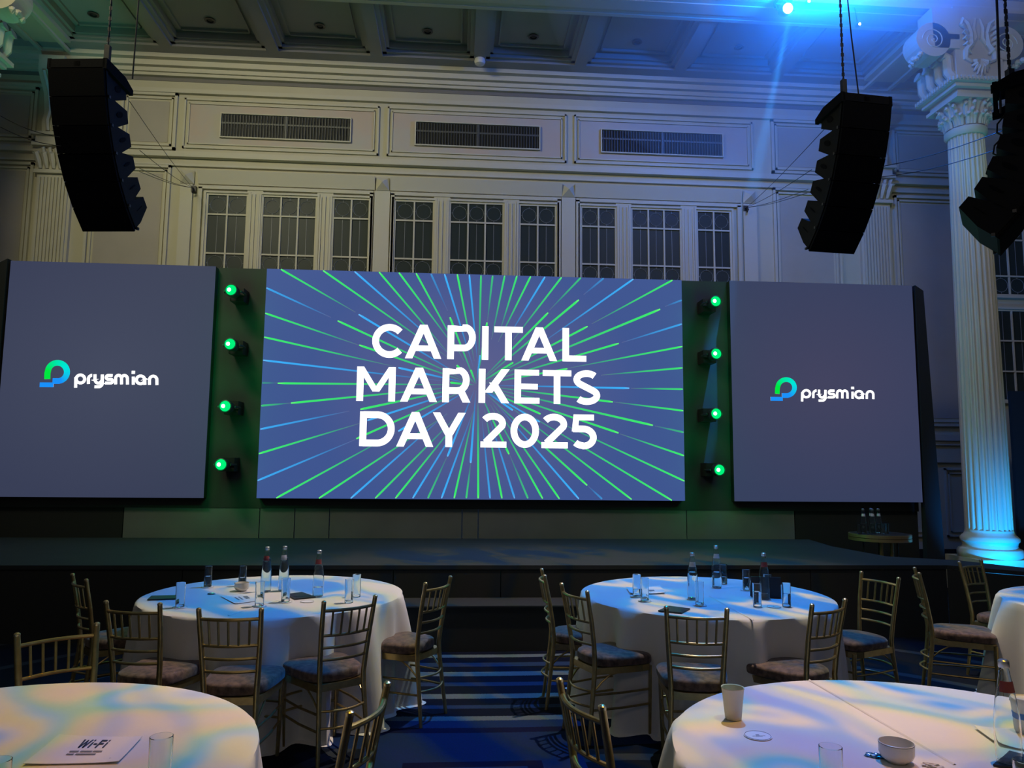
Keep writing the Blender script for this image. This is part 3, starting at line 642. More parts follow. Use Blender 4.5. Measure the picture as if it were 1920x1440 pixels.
# ---- side screens with logo
def logo(parent, cx, px0, py0, k):
    """px0,py0: origin of the measured crop, k: crop pixels per image pixel"""
    def T(x, y): p = Yp(px0+x/k, py0+y/k, Y0); return (p.x-cx, p.z)
    def rib(name, pts, wpx, cols=None, mt=None, y=-.006): return ribbon_obj(name, [T(*p) for p in pts], wpx/k*Y0/F_PX, parent, cols=cols, mat_=mt, y=y, th=.003)
    gr, cyn, bl = (.0, .80, .05), (.0, .80, .72), (.01, .28, .95)
    pts = [(295, 425), (297, 360)]+[(410+107*math.cos(math.radians(a)), 345-103*math.sin(math.radians(a))) for a in range(170, -91, -12)]+[(355, 447)]
    cols = [gr, gr]+[lc(gr, cyn, min(1, j/12)) if j < 13 else lc(cyn, bl, min(1, (j-12)/8)) for j in range(len(pts)-3)]+[bl]
    rib('logo_loop', pts, 62, cols)
    rib('logo_bar', [(210, 489), (366, 490)], 52, [bl, bl], y=-.005)
    s = 31
    def L_(pts): rib('letter', pts, s, mt=WHITE)
    def A_(cx_, cy_, rx, ry, a0, a1, n=14): return [(cx_+rx*math.cos(math.radians(a0+(a1-a0)*i/n)), cy_-ry*math.sin(math.radians(a0+(a1-a0)*i/n))) for i in range(n+1)]
    L_([(614, 522), (616, 420)]+A_(668, 424, 48, 45, 175, -180, 22))                               # p
    L_([(758, 480), (758, 425)]+A_(800, 425, 42, 42, 175, 95, 6)+[(799, 383)])                      # r
    L_([(832, 372), (832, 430)]+A_(872, 430, 40, 42, 180, 290, 8)+[(912, 440), (914, 374)])         # y
    L_([(914, 374), (914, 470)]+A_(872, 470, 42, 42, 0, -80, 6)+[(826, 512)])
    L_([(1030, 386), (988, 384)]+A_(980, 406, 22, 22, 100, 260, 6)+[(1005, 428)]+A_(1008, 449, 22, 21, 80, -80, 6)+[(990, 470), (946, 470)])  # s
    L_([(1064, 484), (1064, 420)]+A_(1097, 418, 33, 36, 175, 5, 8)+[(1130, 484)])                   # m
    L_([(1130, 440), (1130, 420)]+A_(1163, 420, 33, 36, 175, 5, 8)+[(1197, 486)])
    L_([(1262, 398), (1262, 488)])                                                                  # i
    rib('letter_dot', [(1244, 350), (1248, 350), (1262, 350), (1278, 350), (1281, 350)], 34, mt=WHITE)
    L_([(1392, 490), (1391, 434)]+A_(1344, 434, 47, 44, 0, 360, 22))                                # a
    L_([(1444, 490), (1444, 440)]+A_(1486, 434, 42, 42, 175, 5, 8)+[(1528, 492)])                   # n
for nm, x0, x1, cxx, mid, edge, lab in (('l', -5.985, -3.317, -4.65, srgb(66, 72, 94), srgb(56, 62, 86), 'dark blue grey side screen with the white logo, left of the centre screen'), ('r', 3.841, 6.56, 5.2, srgb(66, 66, 94), srgb(54, 62, 92), 'dark blue grey side screen with the white logo, right of the centre screen')):
    s_ = thing('side_screen', lab, 'screen', (cxx, Y0, 0), group='side screens beside the centre screen')
    boxobj('screen_cabinet', (x0-cxx, x1-cxx, 0, .12, 1.236, 4.355), 'dark', s_)
    boxobj('display_surface', (x0-cxx, x1-cxx, -.004, 0, 1.236, 4.355), led_mat('led_picture_'+nm, mid, edge, 0, 2.9*1.3, 2.2), s_)
    if nm == 'l': logo(s_, cxx, 40, 640, 6)
    else:          # measured on the left one: mapped by position and size
        logo(s_, cxx, 1444.5-210/6.85, 735-449/6.85+7, 6.85)

# ---- green moving heads in the black gaps
LENS = emit('green_lens', (.0, 1.0, .22), .9); LENSW = emit('green_white_core', (.35, 1.0, .6), 5)
for side, lst in (('left', ((435, 545), (433, 646), (424, 762), (416, 871))), ('right', ((1340, 566), (1341, 664), (1341, 776), (1347, 881)))):
    for i, (px, py) in enumerate(lst):
        p = Yp(px, py, 9.86)
        t = thing('moving_head_light', 'glowing green stage light, %s in the column %s of the centre screen' % (('top one', 'second from top', 'third from top', 'bottom one')[i], side), 'stage light', p, group='green stage lights between the screens')
        bm = bmesh.new(); bx(bm, -.09, .09, .22, .466, -.09, .09); obj('base', bm, 'dark', t)
        bm = bmesh.new(); tube(bm, [(-.11, .24, 0), (-.12, .1, 0), (-.10, .02, 0)], .014, 6); tube(bm, [(.11, .24, 0), (.12, .1, 0), (.10, .02, 0)], .014, 6); bx(bm, -.11, .11, .2, .23, -.015, .015); obj('yoke', bm, 'dark', t)
        bm = bmesh.new(); lathe(bm, [(.04, .16), (.075, .12), (.085, 0), (.08, -.05), (.07, -.055)], 20, cap=(True, False)); hd = obj('head', bm, 'dark', t, smooth=True, rot=(math.radians(-90), 0, 0))
        bm = bmesh.new(); lathe(bm, [(.068, -.045), (.05, -.055), (.001, -.06)], 18, cap=(True, False)); obj('lens', bm, LENS, hd, smooth=True)
        bm = bmesh.new(); lathe(bm, [(.026, -.058), (.016, -.068), (.001, -.07)], 12, cx=-.02, cap=(True, False)); obj('lens_core', bm, LENSW, hd)
        lamp('green_head_light', 'POINT', p+Vector((0, -.20, 0)), 7, (.0, 1, .22), size=.05)

# ------------------------------------------------------------------ blue moving head near the ceiling
t = thing('blue_moving_head', 'bright blue moving head lamp glaring at the top edge near the ceiling', 'stage light', (4.60, 9.75, 8.24))
bm = bmesh.new(); lathe(bm, [(.05, .16), (.085, .1), (.09, 0), (.08, -.05)], 20, cap=(True, False)); hd = obj('head', bm, 'dark', t, smooth=True, rot=(math.radians(-70), 0, 0))
bm = bmesh.new(); lathe(bm, [(.07, -.05), (.05, -.06), (.001, -.065)], 18, cap=(True, False)); obj('lens', bm, emit('blue_lens', (.25, .85, 1), 60), hd)
bm = bmesh.new(); tube(bm, [(-.12, .02, 0), (-.12, .1, .14), (.12, .1, .14), (.12, .02, 0)], .016, 6); obj('yoke', bm, 'dark', t)
bm = bmesh.new(); bx(bm, -.1, .1, .0, .2, .14, .24); obj('base', bm, 'dark', t)
for px, py, lb in ((1612, 45, 'tiny bright spotlight up on the ceiling beam right of the blue lamp'), (1517, 2, 'tiny blue white spotlight beside the blue lamp')):
    p = Yp(px, py, 9.85)
    t = thing('pin_spot', lb, 'spotlight', p)
    bm = bmesh.new(); lathe(bm, [(.02, .10), (.03, .06), (.03, 0)], 12, cap=(True, False)); hd = obj('can', bm, 'dark', t, smooth=True, rot=(math.radians(-75), 0, 0))
    bm = bmesh.new(); lathe(bm, [(.02, -.002), (.001, -.008)], 12, cap=(True, False)); obj('lens', bm, emit('pin_lens', (.7, .95, 1), 12), hd)
    bm = bmesh.new(); tube(bm, [(0, .05, .02), (0, .12, 8.47-p.z)], .008, 5); obj('stem', bm, 'dark', t)

# ------------------------------------------------------------------ flown line arrays
def line_array(label, loc, rz, tilts, Wd=.5, H=.243, D=.36, frame=True, cables=True):
    t = thing('line_array', label, 'speaker', loc, rz, group='hanging black line array speakers')
    y, z = 0.0, 0.0
    if frame:
        bm = bmesh.new()
        for s in (-1, 1): prism(bm, [(-.0, 0), (.0, .075), (.30, .06), (.44, 0), (.44, -.05), (.0, -.02)], 'x', s*Wd/2-.018, s*Wd/2+.018)
        bx(bm, -Wd/2, Wd/2, 0, .03, -.01, .07); bx(bm, -Wd/2, Wd/2, .40, .43, -.04, .03); bx(bm, -.03, .03, 0, .43, 0, .05)
        obj('flying_frame', bm, 'array', t)
        z -= .02
    rear = []
    for i, a in enumerate(tilts):
        a = math.radians(a); dn = Vector((0, math.sin(a), -math.cos(a))); bk = Vector((0, math.cos(a), math.sin(a)))
        o = Vector((0, y, z))
        h2 = H*.97
        def q(u, v): p = o + dn*v + bk*u; return (p.y, p.z)
        prof = [q(0, .004), q(.16, .004), q(D, h2*.27), q(D, h2*.75), q(.16, h2), q(0, h2)]
        bm = bmesh.new(); prism(bm, prof, 'x', -Wd/2+.012, Wd/2-.012); cab = obj('cabinet', bm, 'arrayside', t)
        bm = bmesh.new(); prism(bm, [q(-.015, .002), q(.005, .002), q(.005, h2+.002), q(-.015, h2+.002)], 'x', -Wd/2, Wd/2); obj('front_grille', bm, 'array', cab)
        for s in (-1, 1):
            bm = bmesh.new(); c = q(.22, h2*.5)
            n = 10; poly = [(c[0]+.05*math.cos(2*PI*k/n)*math.cos(a)-.035*math.sin(2*PI*k/n)*math.sin(-a), c[1]+.05*math.cos(2*PI*k/n)*math.sin(a)+.035*math.sin(2*PI*k/n)*math.cos(a)) for k in range(n)]
            prism(bm, poly, 'x', s*(Wd/2-.016), s*(Wd/2-.007)); obj('handle_recess', bm, 'array', cab)
            bm = bmesh.new(); prism(bm, [q(.02, 0), q(.05, 0), q(.05, h2), q(.02, h2)], 'x', s*(Wd/2-.012), s*(Wd/2+.004)); obj('rigging_rail', bm, 'arrayside', cab)
            bm = bmesh.new(); c = q(.035, h2*1.0); bx(bm, min(s*Wd/2, s*(Wd/2+.02)), max(s*Wd/2, s*(Wd/2+.02)), c[0]-.012, c[0]+.012, c[1]-.012, c[1]+.012); obj('rigging_pin', bm, 'steel', cab)
        r_ = o+dn*h2*.5+bk*D; rear.append(r_)
        y += H*math.sin(a); z -= H*math.cos(a)
    if cables:
        bm = bmesh.new()
        for a, b in zip(rear, rear[1:]):
            m_ = (a+b)/2+Vector((0, .07, -.02)); tube(bm, [(.08, a.y, a.z), (.09, a.y*.3+m_.y*.7, a.z*.4+m_.z*.6), (.09, m_.y*.7+b.y*.3, m_.z*.6+b.z*.4), (.08, b.y, b.z)], .007, 5)
        obj('link_cable', bm, 'wire', t, smooth=True)
    return t
def hang(loc_top, x, y, z0, ztop, label, thick=.012, chain=True, bend=0):
    bm = bmesh.new()
    tube(bm, [(x+bend*math.sin(k/6*PI)*.5, y, z0+(ztop-z0)*k/6) for k in range(7)], thick*.55, 6)
    if chain:
        n = int((ztop-z0)/.055)
        for k in range(n):
            zc = z0+.25+k*.05
            if zc > ztop-.02: break
            r = thick*.9; dx, dy = (r, 0) if k % 2 else (0, r)
            bx(bm, x-dx-.003, x+dx+.003, y-dy-.003, y+dy+.003, zc, zc+.036)
        bx(bm, x-.022, x+.022, y-.022, y+.022, z0+.10, z0+.26)
    o = obj('hoist_chain' if chain else 'signal_cable', bm, 'wire', kind=None)
    tag(o, label, 'chain' if chain else 'cable')
LA = Vector((-3.40, 6.5, 5.16)); RA = Vector((3.83, 6.5, 5.17))
TL = [12, 17, 23, 30, 38, 46]
line_array('left hanging black line array above the left side screen', LA, math.radians(-6), TL)
line_array('right hanging black line array in the blue light, above the right side screen', RA, math.radians(6), TL)
line_array('black line array at the right edge, seen from its side before the column', Vector((4.32, 4.82, 4.47)), math.radians(52), [4, 10, 18, 26, 34, 42], Wd=.5, H=.206, D=.35)
hang(None, LA.x+.23, LA.y+.05, LA.z-.03, 9.34, 'chain with hoist hook that lifts the left line array')
hang(None, LA.x+.40, LA.y+.18, LA.z+.0, 9.34, 'thin cable beside the chain of the left line array', .012, False, .03)
hang(None, RA.x-.20, RA.y+.05, RA.z-.03, 9.34, 'chain with hoist hook that lifts the right line array', .012)
hang(None, RA.x-.02, RA.y+.10, RA.z+.05, 9.34, 'slack cable beside the chain of the right line array', .012, False, -.22)
hang(None, 4.02, 4.95, 4.38, 9.34, 'chain with hoist hook above the outfill array at the right edge', .012)
hang(None, 3.93, 4.95, 4.30, 9.34, 'cable beside the chain of the outfill array at the right edge', .016, False, .10)
def guy(name_lab, a, b, r=.0035):
    bm = bmesh.new(); a, b = Vector(a), Vector(b); n = 6
    tube(bm, [a+(b-a)*k/n+Vector((0, 0, -.03*math.sin(PI*k/n))) for k in range(n+1)], r, 5)
    tag(obj('guy_wire', bm, 'wire'), name_lab, 'wire')
AL = Yp(361, 352, 12.4); AR = Yp(1400, 389, 12.4)
for A_, nm in ((AL, 'left'), (AR, 'right')):
    t = thing('wall_anchor', 'small black anchor on the wall where the %s array wires meet' % nm, 'anchor', A_)
    boxobj('anchor_plate', (-.04, .04, .04, .10, -.05, .05), 'dark', t)
    bm = bmesh.new(); tube(bm, [(0, .06, 0), (0, 0, 0), (.02, -.02, -.04), (.0, 0, -.09)], .014, 6); obj('anchor_hook', bm, 'dark', t)
for i, (px, py, Y) in enumerate(((243, 190, 6.9), (262, 282, 7.1), (262, 316, 7.15), (262, 322, 7.15))):
    guy(('topmost', 'second', 'third', 'lowest')[i]+' black wire from the left array to the wall anchor', Yp(px, py, Y), AL)
for i, (px, py, Y) in enumerate(((1545, 243, 6.9), (1522, 318, 7.1), (1515, 355, 7.15), (1513, 362, 7.15))):
    guy(('topmost', 'second', 'third', 'lowest')[i]+' black wire from the right array to the wall anchor', Yp(px, py, Y), AR)
guy('upper thin wire from the left array to the left edge of view', Yp(0, 217, 6.3), Yp(112, 257, 6.6)); guy('lower thin wire from the left array to the left edge of view', Yp(0, 238, 6.3), Yp(114, 274, 6.6))
guy('upper thin wire across the column between right array and outfill', Yp(1655, 312, 6.6), Yp(1880, 245, 5.1)); guy('lower thin wire across the column between right array and outfill', Yp(1652, 332, 6.6), Yp(1862, 283, 5.1))

# ------------------------------------------------------------------ chairs
def make_chair():
    """local frame: faces +y, origin on the floor under the seat centre"""
    t = thing('chiavari_chair', 'x', 'chair', group='gold chiavari chairs around the round tables')
    def post(s):   # rear post: foot to tip
        return [(s*.160, -.255, 0), (s*.150, -.232, .18), (s*.141, -.205, .40), (s*.140, -.20, .48), (s*.146, -.21, .58), (s*.156, -.235, .74), (s*.165, -.27, .915)]
    def at(s, z):
        P = post(s)
        for a, b in zip(P, P[1:]):
            if a[2] <= z <= b[2]: k = (z-a[2])/(b[2]-a[2]); return Vector([a[i]+(b[i]-a[i])*k for i in range(3)])
    for s in (-1, 1):
        bm = bmesh.new(); tube(bm, post(s), [.0115, .0135, .0155, .016, .0155, .0145, .0135], 10)
        p = obj('rear_post', bm, 'gold', t, smooth=True)
        bm = bmesh.new(); lathe(bm, [(.0135, -.004), (.0145, 0), (.0135, .008), (.007, .013), (.001, .014)], 10, s*.165, -.27, cap=(True, False)); 
        obj('post_tip', bm, 'goldtip', p, smooth=True).location = (0, 0, .915)
        bm = bmesh.new(); tube(bm, [(s*.178, .195, .435), (s*.176, .195, .36), (s*.172, .192, .15), (s*.168, .19, 0)], [.015, .015, .0125, .0105], 10); obj('front_leg', bm, 'gold', t, smooth=True)
        for z in (.195, .285):
            bm = bmesh.new(); a = at(s, z); b = Vector((s*.173, .19, z)); m_ = (a+b)/2+Vector((s*.012, 0, 0)); tube(bm, [a, m_, b], .0075, 8); obj('side_stretcher', bm, 'gold', t, smooth=True)
        bm = bmesh.new(); tube(bm, [at(s, .30), Vector((s*.155, -.16, .36)), Vector((s*.160, -.10, .40)), Vector((s*.165, 0, .415))], .006, 6); obj('corner_brace', bm, 'gold', t, smooth=True)
    def bow(z, r, name, d=.035, y=None):
        a, b = at(-1, z), at(1, z)
        if y is not None: a, b = Vector((-.173, y, z)), Vector((.173, y, z))
        bm = bmesh.new(); tube(bm, [a+(b-a)*k/8+Vector((0, -d*math.sin(PI*k/8), 0)) for k in range(9)], r, 8)
        return obj(name, bm, 'gold', t, smooth=True)
    bow(.868, .0095, 'top_rail'); bow(.725, .0085, 'back_rail'); bow(.655, .0085, 'back_rail'); bow(.585, .0085, 'back_rail')
    for k in range(5):
        u = (k+1)/6; a = at(-1, .725)+(at(1, .725)-at(-1, .725))*u+Vector((0, -.035*math.sin(PI*u), 0)); b = at(-1, .868)+(at(1, .868)-at(-1, .868))*u+Vector((0, -.035*math.sin(PI*u), 0))
        bm = bmesh.new(); tube(bm, [a, b], .0065, 8); obj('back_spindle', bm, 'gold', t, smooth=True)
    for z in (.215, .305): bow(z, .0075, 'rear_stretcher', .05)
    for z in (.215, .305): bow(z, .0075, 'front_stretcher', -.03, y=.19)
    out = [(-.152, -.205), (.152, -.205), (.175, -.05), (.195, .12), (.185, .18), (.14, .212), (-.14, .212), (-.185, .18), (-.195, .12), (-.175, -.05)]
    bm = bmesh.new(); prism(bm, out, 'z', .405, .445); obj('seat_frame', bm, 'gold', t)
    bm = bmesh.new(); rings = []
    for sc, z in ((.98, .446), (1.04, .450), (1.05, .470), (1.05, .492), (1.01, .506), (.90, .514), (.5, .520)):
        rings.append([bm.verts.new((x*sc*(1.03 if abs(x) > .1 else 1), .004+y*sc*.98, z)) for x, y in out])
    for A, B in zip(rings, rings[1:]):
        for k in range(10): bm.faces.new((A[k], A[(k+1) % 10], B[(k+1) % 10], B[k]))
    bm.faces.new(rings[0][::-1]); bm.faces.new(rings[-1])
    o = obj('seat_cushion', bm, 'velvet', t, smooth=True)
    md = o.modifiers.new('sub', 'SUBSURF'); md.levels = 1; md.render_levels = 2
    return t
T = {1: (-1.297, 5.671), 2: (1.853, 5.576), 3: (-1.553, 2.543), 4: (1.65, 2.453), 5: (4.91, 5.07)}
CH = [((138, 1077), (163, 1087), 1, 'gold chair left of the back left table, seen edge on, farthest left'),
      ((202, 1128), (299, 1132), 1, 'gold chair at the front left of the back left table, warm brown seat'),
      ((375, 1142), (489, 1142), 1, 'gold chair with its back square to us, before the back left table'),
      ((604, 1129), (705, 1117), 1, 'gold chair at the front right of the back left table'),
      ((795, 1094), (845, 1081), 1, 'gold chair at the right of the back left table, beside the aisle'),
      ((32, 1190), (183, 1170), 3, 'gold chair behind the front left table, only its back showing'),
      ((653, 1337), (724, 1281), 3, 'gold chair back at the bottom edge, right of the front left table'),
      ((1051, 1274), (1132, 1326), 4, 'gold chair back at the bottom edge, left of the front right table'),
      ((1017, 1067), (1023, 1080), 2, 'gold chair left of the back right table, edge on beside the aisle'),
      ((1052, 1094), (1105, 1110), 2, 'gold chair with orange lit seat at the front left of the back right table'),
      ((1249.5, 1138), (1362.5, 1142), 2, 'gold chair with bluish seat, square before the back right table'),
      ((1521, 1134), (1583, 1124), 2, 'gold chair with dark seat at the front right of the back right table'),
      ((1616, 1073), (1682, 1084), 2, 'gold chair standing free right of the back right table'),
      ((1717, 1066), (1724, 1074), 5, 'gold chair in profile left of the far right table'),
      ((1800, 1054), (1840, 1050), 5, 'gold chair behind the far right table, near the column base')]
proto = None
for a, b, tb, lab in CH:
    p, q = Zp(*a, .92), Zp(*b, .92); mid = (p+q)/2; d = (q-p); d.z = 0; d.normalize(); f = Vector((-d.y, d.x, 0))
    c = Vector((*T[tb], 0))
    if f.dot(c-mid) < 0: f = -f
    loc = mid+f*.265; loc.z = 0; rz = math.atan2(f.y, f.x)-PI/2
    o = make_chair() if proto is None else copy_tree(proto)
    if proto is None: proto = o
    o.location = loc; o.rotation_euler = (0, 0, rz); o['label'] = lab

# ------------------------------------------------------------------ tables under cloths
def table(i, lab, seed, crease=()):
    x, y = T[i]; rnd = random.Random(seed)
    t = thing('banquet_table', lab, 'table', (x, y, 0), group='round tables under white cloths')
    bm = bmesh.new(); lathe(bm, [(.90, .725), (.90, .75)], 48); obj('tabletop', bm, 'topmat', t)
    bm = bmesh.new(); lathe(bm, [(.30, 0), (.30, .03), (.05, .06), (.05, .725)], 16); obj('pedestal', bm, 'dark', t, smooth=True)
    n = 240; ph = [rnd.uniform(0, 2*PI) for _ in range(6)]; fr = [9, 14, 19, 27, 5, 36]; am = [.022, .034, .028, .016, .014, .007]
    if i == 5: am = [a*1.6 for a in am]
    def rad(a, z):
        k = (.76-z)/.76
        w_ = sum(A*math.sin(f_*a+p_+.6*math.sin(a*3+p_)) for A, f_, p_ in zip(am, fr, ph))
        return .915 + k**.8*(.045+.02*(i == 5)) + w_*k**.7*1.5
    bm = bmesh.new(); rings = []
    for r, z in ((.05, .7615), (.3, .7612), (.6, .7608), (.85, .7605), (.895, .7595), (.911, .754)):
        rings.append([bm.verts.new((r*math.cos(2*PI*k/n), r*math.sin(2*PI*k/n), z)) for k in range(n)])
    for z in (.742, .70, .64, .56, .46, .35, .24, .13, .05, .012):
        rings.append([bm.verts.new((rad(2*PI*k/n, z)*math.cos(2*PI*k/n), rad(2*PI*k/n, z)*math.sin(2*PI*k/n), z)) for k in range(n)])
    rings.append([bm.verts.new(((rad(2*PI*k/n, 0)+.03+.02*math.sin(k*.9))*math.cos(2*PI*k/n), (rad(2*PI*k/n, 0)+.03+.02*math.sin(k*.9))*math.sin(2*PI*k/n), .004)) for k in range(n)])
    for A, B in zip(rings, rings[1:]):
        for k in range(n): bm.faces.new((A[k], A[(k+1) % n], B[(k+1) % n], B[k]))
    bm.faces.new(rings[0])
    obj('tablecloth', bm, 'cloth', t, smooth=True)
    for (a, b) in crease:
        p, q = Zp(*a, .762), Zp(*b, .762); p -= Vector((x, y, 0)); q -= Vector((x, y, 0)); d = (q-p).normalized(); nn = Vector((-d.y, d.x, 0))*.006
        bm = bmesh.new(); V = [bm.verts.new(v) for v in (p-nn, q-nn, q+nn, p+nn, p+Vector((0, 0, .0035)), q+Vector((0, 0, .0035)))]
        bm.faces.new((V[0], V[1], V[5], V[4])); bm.faces.new((V[4], V[5], V[2], V[3])); bm.faces.new((V[3], V[2], V[1], V[0]))
        obj('fold_crease', bm, 'cloth', t)
table(1, 'round table under a white cloth in front of the stage, left of the aisle', 3, [((428, 1154), (560, 1112))])
table(2, 'round table under a white cloth in front of the stage, right of the aisle', 5, [((1330, 1118), (1413, 1163))])
table(3, 'round white clothed table in the bottom left corner with the Wi-Fi sheet', 7)
table(4, 'round white clothed table in the bottom right corner with cup and bowl', 9, [((1518, 1275), (1790, 1434))])
table(5, 'bare round table under a white cloth cut by the right edge', 13)

# ------------------------------------------------------------------ things on the tables
TZ = .7625
def glass(px, py, lab, h=.155, r=.030, water=.0, coaster=None, onz=TZ, pos=None, grp='drinking glasses on the tables', shadowless=False):
    p = pos or Zp(px, py, onz)
    if coaster: coast(p, coaster, onz); z = onz+.0035
    else: z = onz
    t = thing('drinking_glass', lab, 'glass', (p.x, p.y, z), group=grp)
    bm = bmesh.new(); lathe(bm, [(.001, 0), (r*.9, 0), (r*.95, .004), (r, h), (r*.95, h+.001), (r*.93, h-.003), (r*.84, .018), (.001, .016)], 20, cap=(False, False)); obj('tumbler', bm, 'glass', t, smooth=True)
    if water:
        bm = bmesh.new(); lathe(bm, [(.001, .0165), (r*.82, .0185), (r*.86, .018+(h-.02)*water), (.001, .018+(h-.02)*water)], 16, cap=(False, False)); obj('water', bm, 'water', t, smooth=True)
    return t
def coast(p, lab, onz=TZ, mark=False):
    t = thing('coaster', lab, 'coaster', (p.x, p.y, onz), group='round white coasters on the tables')
    bm = bmesh.new(); lathe(bm, [(.001, 0), (.048, 0), (.048, .0025), (.001, .0025)], 28, cap=(False, False)); obj('coaster_disc', bm, 'paper', t)
    bm = bmesh.new(); tube(bm, [(.0445*math.cos(2*PI*k/28), .0445*math.sin(2*PI*k/28), .0026) for k in range(28)], .0009, 4, closed=True); obj('printed_rim', bm, 'navyline', t)
    if mark:
        for k, (x0, x1, y0, y1) in enumerate(((-.006, .006, -.002, .008), (-.022, .024, -.009, -.006), (-.012, .012, -.014, -.012))):
            bm = bmesh.new(); bx(bm, x0, x1, y0, y1, .0025, .0029); obj('printed_mark', bm, 'greyink', t)
    return t
def bottle(px, py, lab, h=.325, water=.5, red=True, onz=TZ, pos=None, grp='glass water bottles on the tables'):
    p = pos or Zp(px, py, onz)
    t = thing('water_bottle', lab, 'bottle', (p.x, p.y, onz), group=grp); k = h/.325
    prof = [(.001, .004), (.028, 0), (.036, .006), (.038, .03), (.0385, .10), (.037, .15), (.030, .205), (.0215, .255), (.0155, .290), (.0135, .303), (.0150, .306), (.0135, .312)]
    bm = bmesh.new(); inner = [(r-.0022, z+.004) for r, z in prof[1:-1]][::-1]
    lathe(bm, [(r*k, z*k) for r, z in prof]+[(max(.001, r*k), z*k) for r, z in inner]+[(.001, .010*k)], 24, cap=(False, False)); obj('glass_body', bm, 'glass', t, smooth=True)
    if water:
        top = water*.27; pts = [(r-.0026, max(z, .011)) for r, z in prof[1:] if z < top]
        ra = pts[-1][0]; bm = bmesh.new(); lathe(bm, [(.001, .0105*k)]+[(r*k, z*k) for r, z in pts]+[(ra*k*.97, top*k), (.001, top*k)], 20, cap=(False, False)); obj('water', bm, 'water', t, smooth=True)
    bm = bmesh.new(); lathe(bm, [(.0155*k, .302*k), (.0165*k, .305*k), (.0165*k, .322*k), (.012*k, .326*k), (.001, .326*k)], 18, cap=(False, False)); obj('screw_cap', bm, 'cap', t, smooth=True)
    bm = bmesh.new(); n = 12
    for (r0, z0, r1, z1, a0, a1, nm, mt_) in ((.0262, .228, .0212, .262, 3.4, 5.6, 'neck_label', 'redlabel' if red else 'label'),):
        A = [bm.verts.new((r0*k*1.03*math.cos(a0+(a1-a0)*q/n), r0*k*1.03*math.sin(a0+(a1-a0)*q/n), z0*k)) for q in range(n+1)]
        B = [bm.verts.new((r1*k*1.03*math.cos(a0+(a1-a0)*q/n), r1*k*1.03*math.sin(a0+(a1-a0)*q/n), z1*k)) for q in range(n+1)]
        for q in range(n): bm.faces.new((A[q], A[q+1], B[q+1], B[q]))
    obj('neck_label', bm, 'redlabel' if red else 'label', t)
    return t
def sheet(name, corners, material, lab, cat, th=.002, z=TZ, curl=0, grp=None):
    P = [Zp(a, b, z) for a, b in corners]; c = sum(P, Vector())/4
    t = thing(name, lab, cat, (c.x, c.y, z), group=grp)
    bm = bmesh.new(); n = 8; g = []
    for i in range(n+1):
        row = []
        for j in range(n+1):
            u, v = i/n, j/n; p = (P[0]*(1-u)+P[1]*u)*(1-v)+(P[3]*(1-u)+P[2]*u)*v
            dz = curl*((abs(u-.5)*2)**3*.6+(abs(v-.5)*2)**3*.4)
            row.append((p.x-c.x, p.y-c.y, .0008+dz))
        g.append(row)
    A = [[bm.verts.new(p) for p in r] for r in g]; B = [[bm.verts.new((p[0], p[1], p[2]+th)) for p in r] for r in g]
    for i in range(n):
        for j in range(n):
            bm.faces.new((A[i][j], A[i][j+1], A[i+1][j+1], A[i+1][j])); bm.faces.new((B[i][j], B[i+1][j], B[i+1][j+1], B[i][j+1]))
    for i in range(n):
        bm.faces.new((A[i][0], A[i+1][0], B[i+1][0], B[i][0])); bm.faces.new((A[i][n], B[i][n], B[i+1][n], A[i+1][n]))
        bm.faces.new((A[0][i], B[0][i], B[0][i+1], A[0][i+1])); bm.faces.new((A[n][i], A[n][i+1], B[n][i+1], B[n][i]))
    obj('sheet' if material == 'paper' else 'cover', bm, material, t)
    return t, P, c
def bowl(p, lab, r=.05, h=.055, onz=TZ):
    t = thing('sugar_bowl', lab, 'bowl', (p.x, p.y, onz), group='cream ceramic bowls on the tables')
    bm = bmesh.new(); lathe(bm, [(.001, 0), (r*.55, 0), (r*.6, .004), (r*.88, .014), (r, .028), (r*1.0, h), (r*.96, h+.001), (r*.93, h-.004), (r*.9, .026), (r*.5, .012), (.001, .010)], 28, cap=(False, False)); obj('bowl_body', bm, 'ceramic', t, smooth=True)
    bm = bmesh.new(); tube(bm, [(r*.995*math.cos(2*PI*k/28), r*.995*math.sin(2*PI*k/28), h-.002) for k in range(28)], .0009, 4, closed=True); obj('blue_rim_line', bm, 'navyline', t)
    return t
# back left table
glass(389, 1101, 'half full glass at the back left of the back left table', water=.45, coaster='coaster under the half full glass, far side of the back left table')
glass(337, 1139, 'empty glass at the left front of the back left table, right of the black pad', coaster='coaster under the empty glass beside the leftmost black pad')
glass(454, 1099, 'glass standing just behind the sugar bowl on the back left table', water=.35)
glass(486, 1137, 'empty glass at the front of the back left table, before two bottles', coaster='coaster under the glass in front of the pair of bottles')
glass(535, 1129, 'empty glass right below the second bottle on the back left table', coaster='coaster under the glass left of the black pad at table centre')
glass(654, 1130, 'nearer of two glasses at the right of the back left table')
glass(668, 1119, 'farther of two glasses at the right of the back left table')
bottle(498, 1110, 'tall glass bottle with red neck label, left of the pair', red=True, water=.9)
bottle(531, 1108, 'tall glass bottle with pale neck label, right of the pair', red=False, water=.9)
bottle(596, 1119, 'tall glass bottle standing alone right of centre, a little water left', red=True, water=.25)
bowl(Zp(453, 1108, TZ), 'small cream bowl on the back left table, before a glass', .052, .06)
sheet('notepad', [(276, 1126), (335, 1124), (334, 1118), (284, 1119)], 'pad', 'flat black pad at the left rim of the back left table', 'notepad', .008, grp='black pads on the tables')
sheet('notepad', [(553, 1125), (592, 1121), (566, 1112), (536, 1116)], 'pad', 'flat black pad at the centre of the back left table, left of a lone bottle', 'notepad', .008, grp='black pads on the tables')
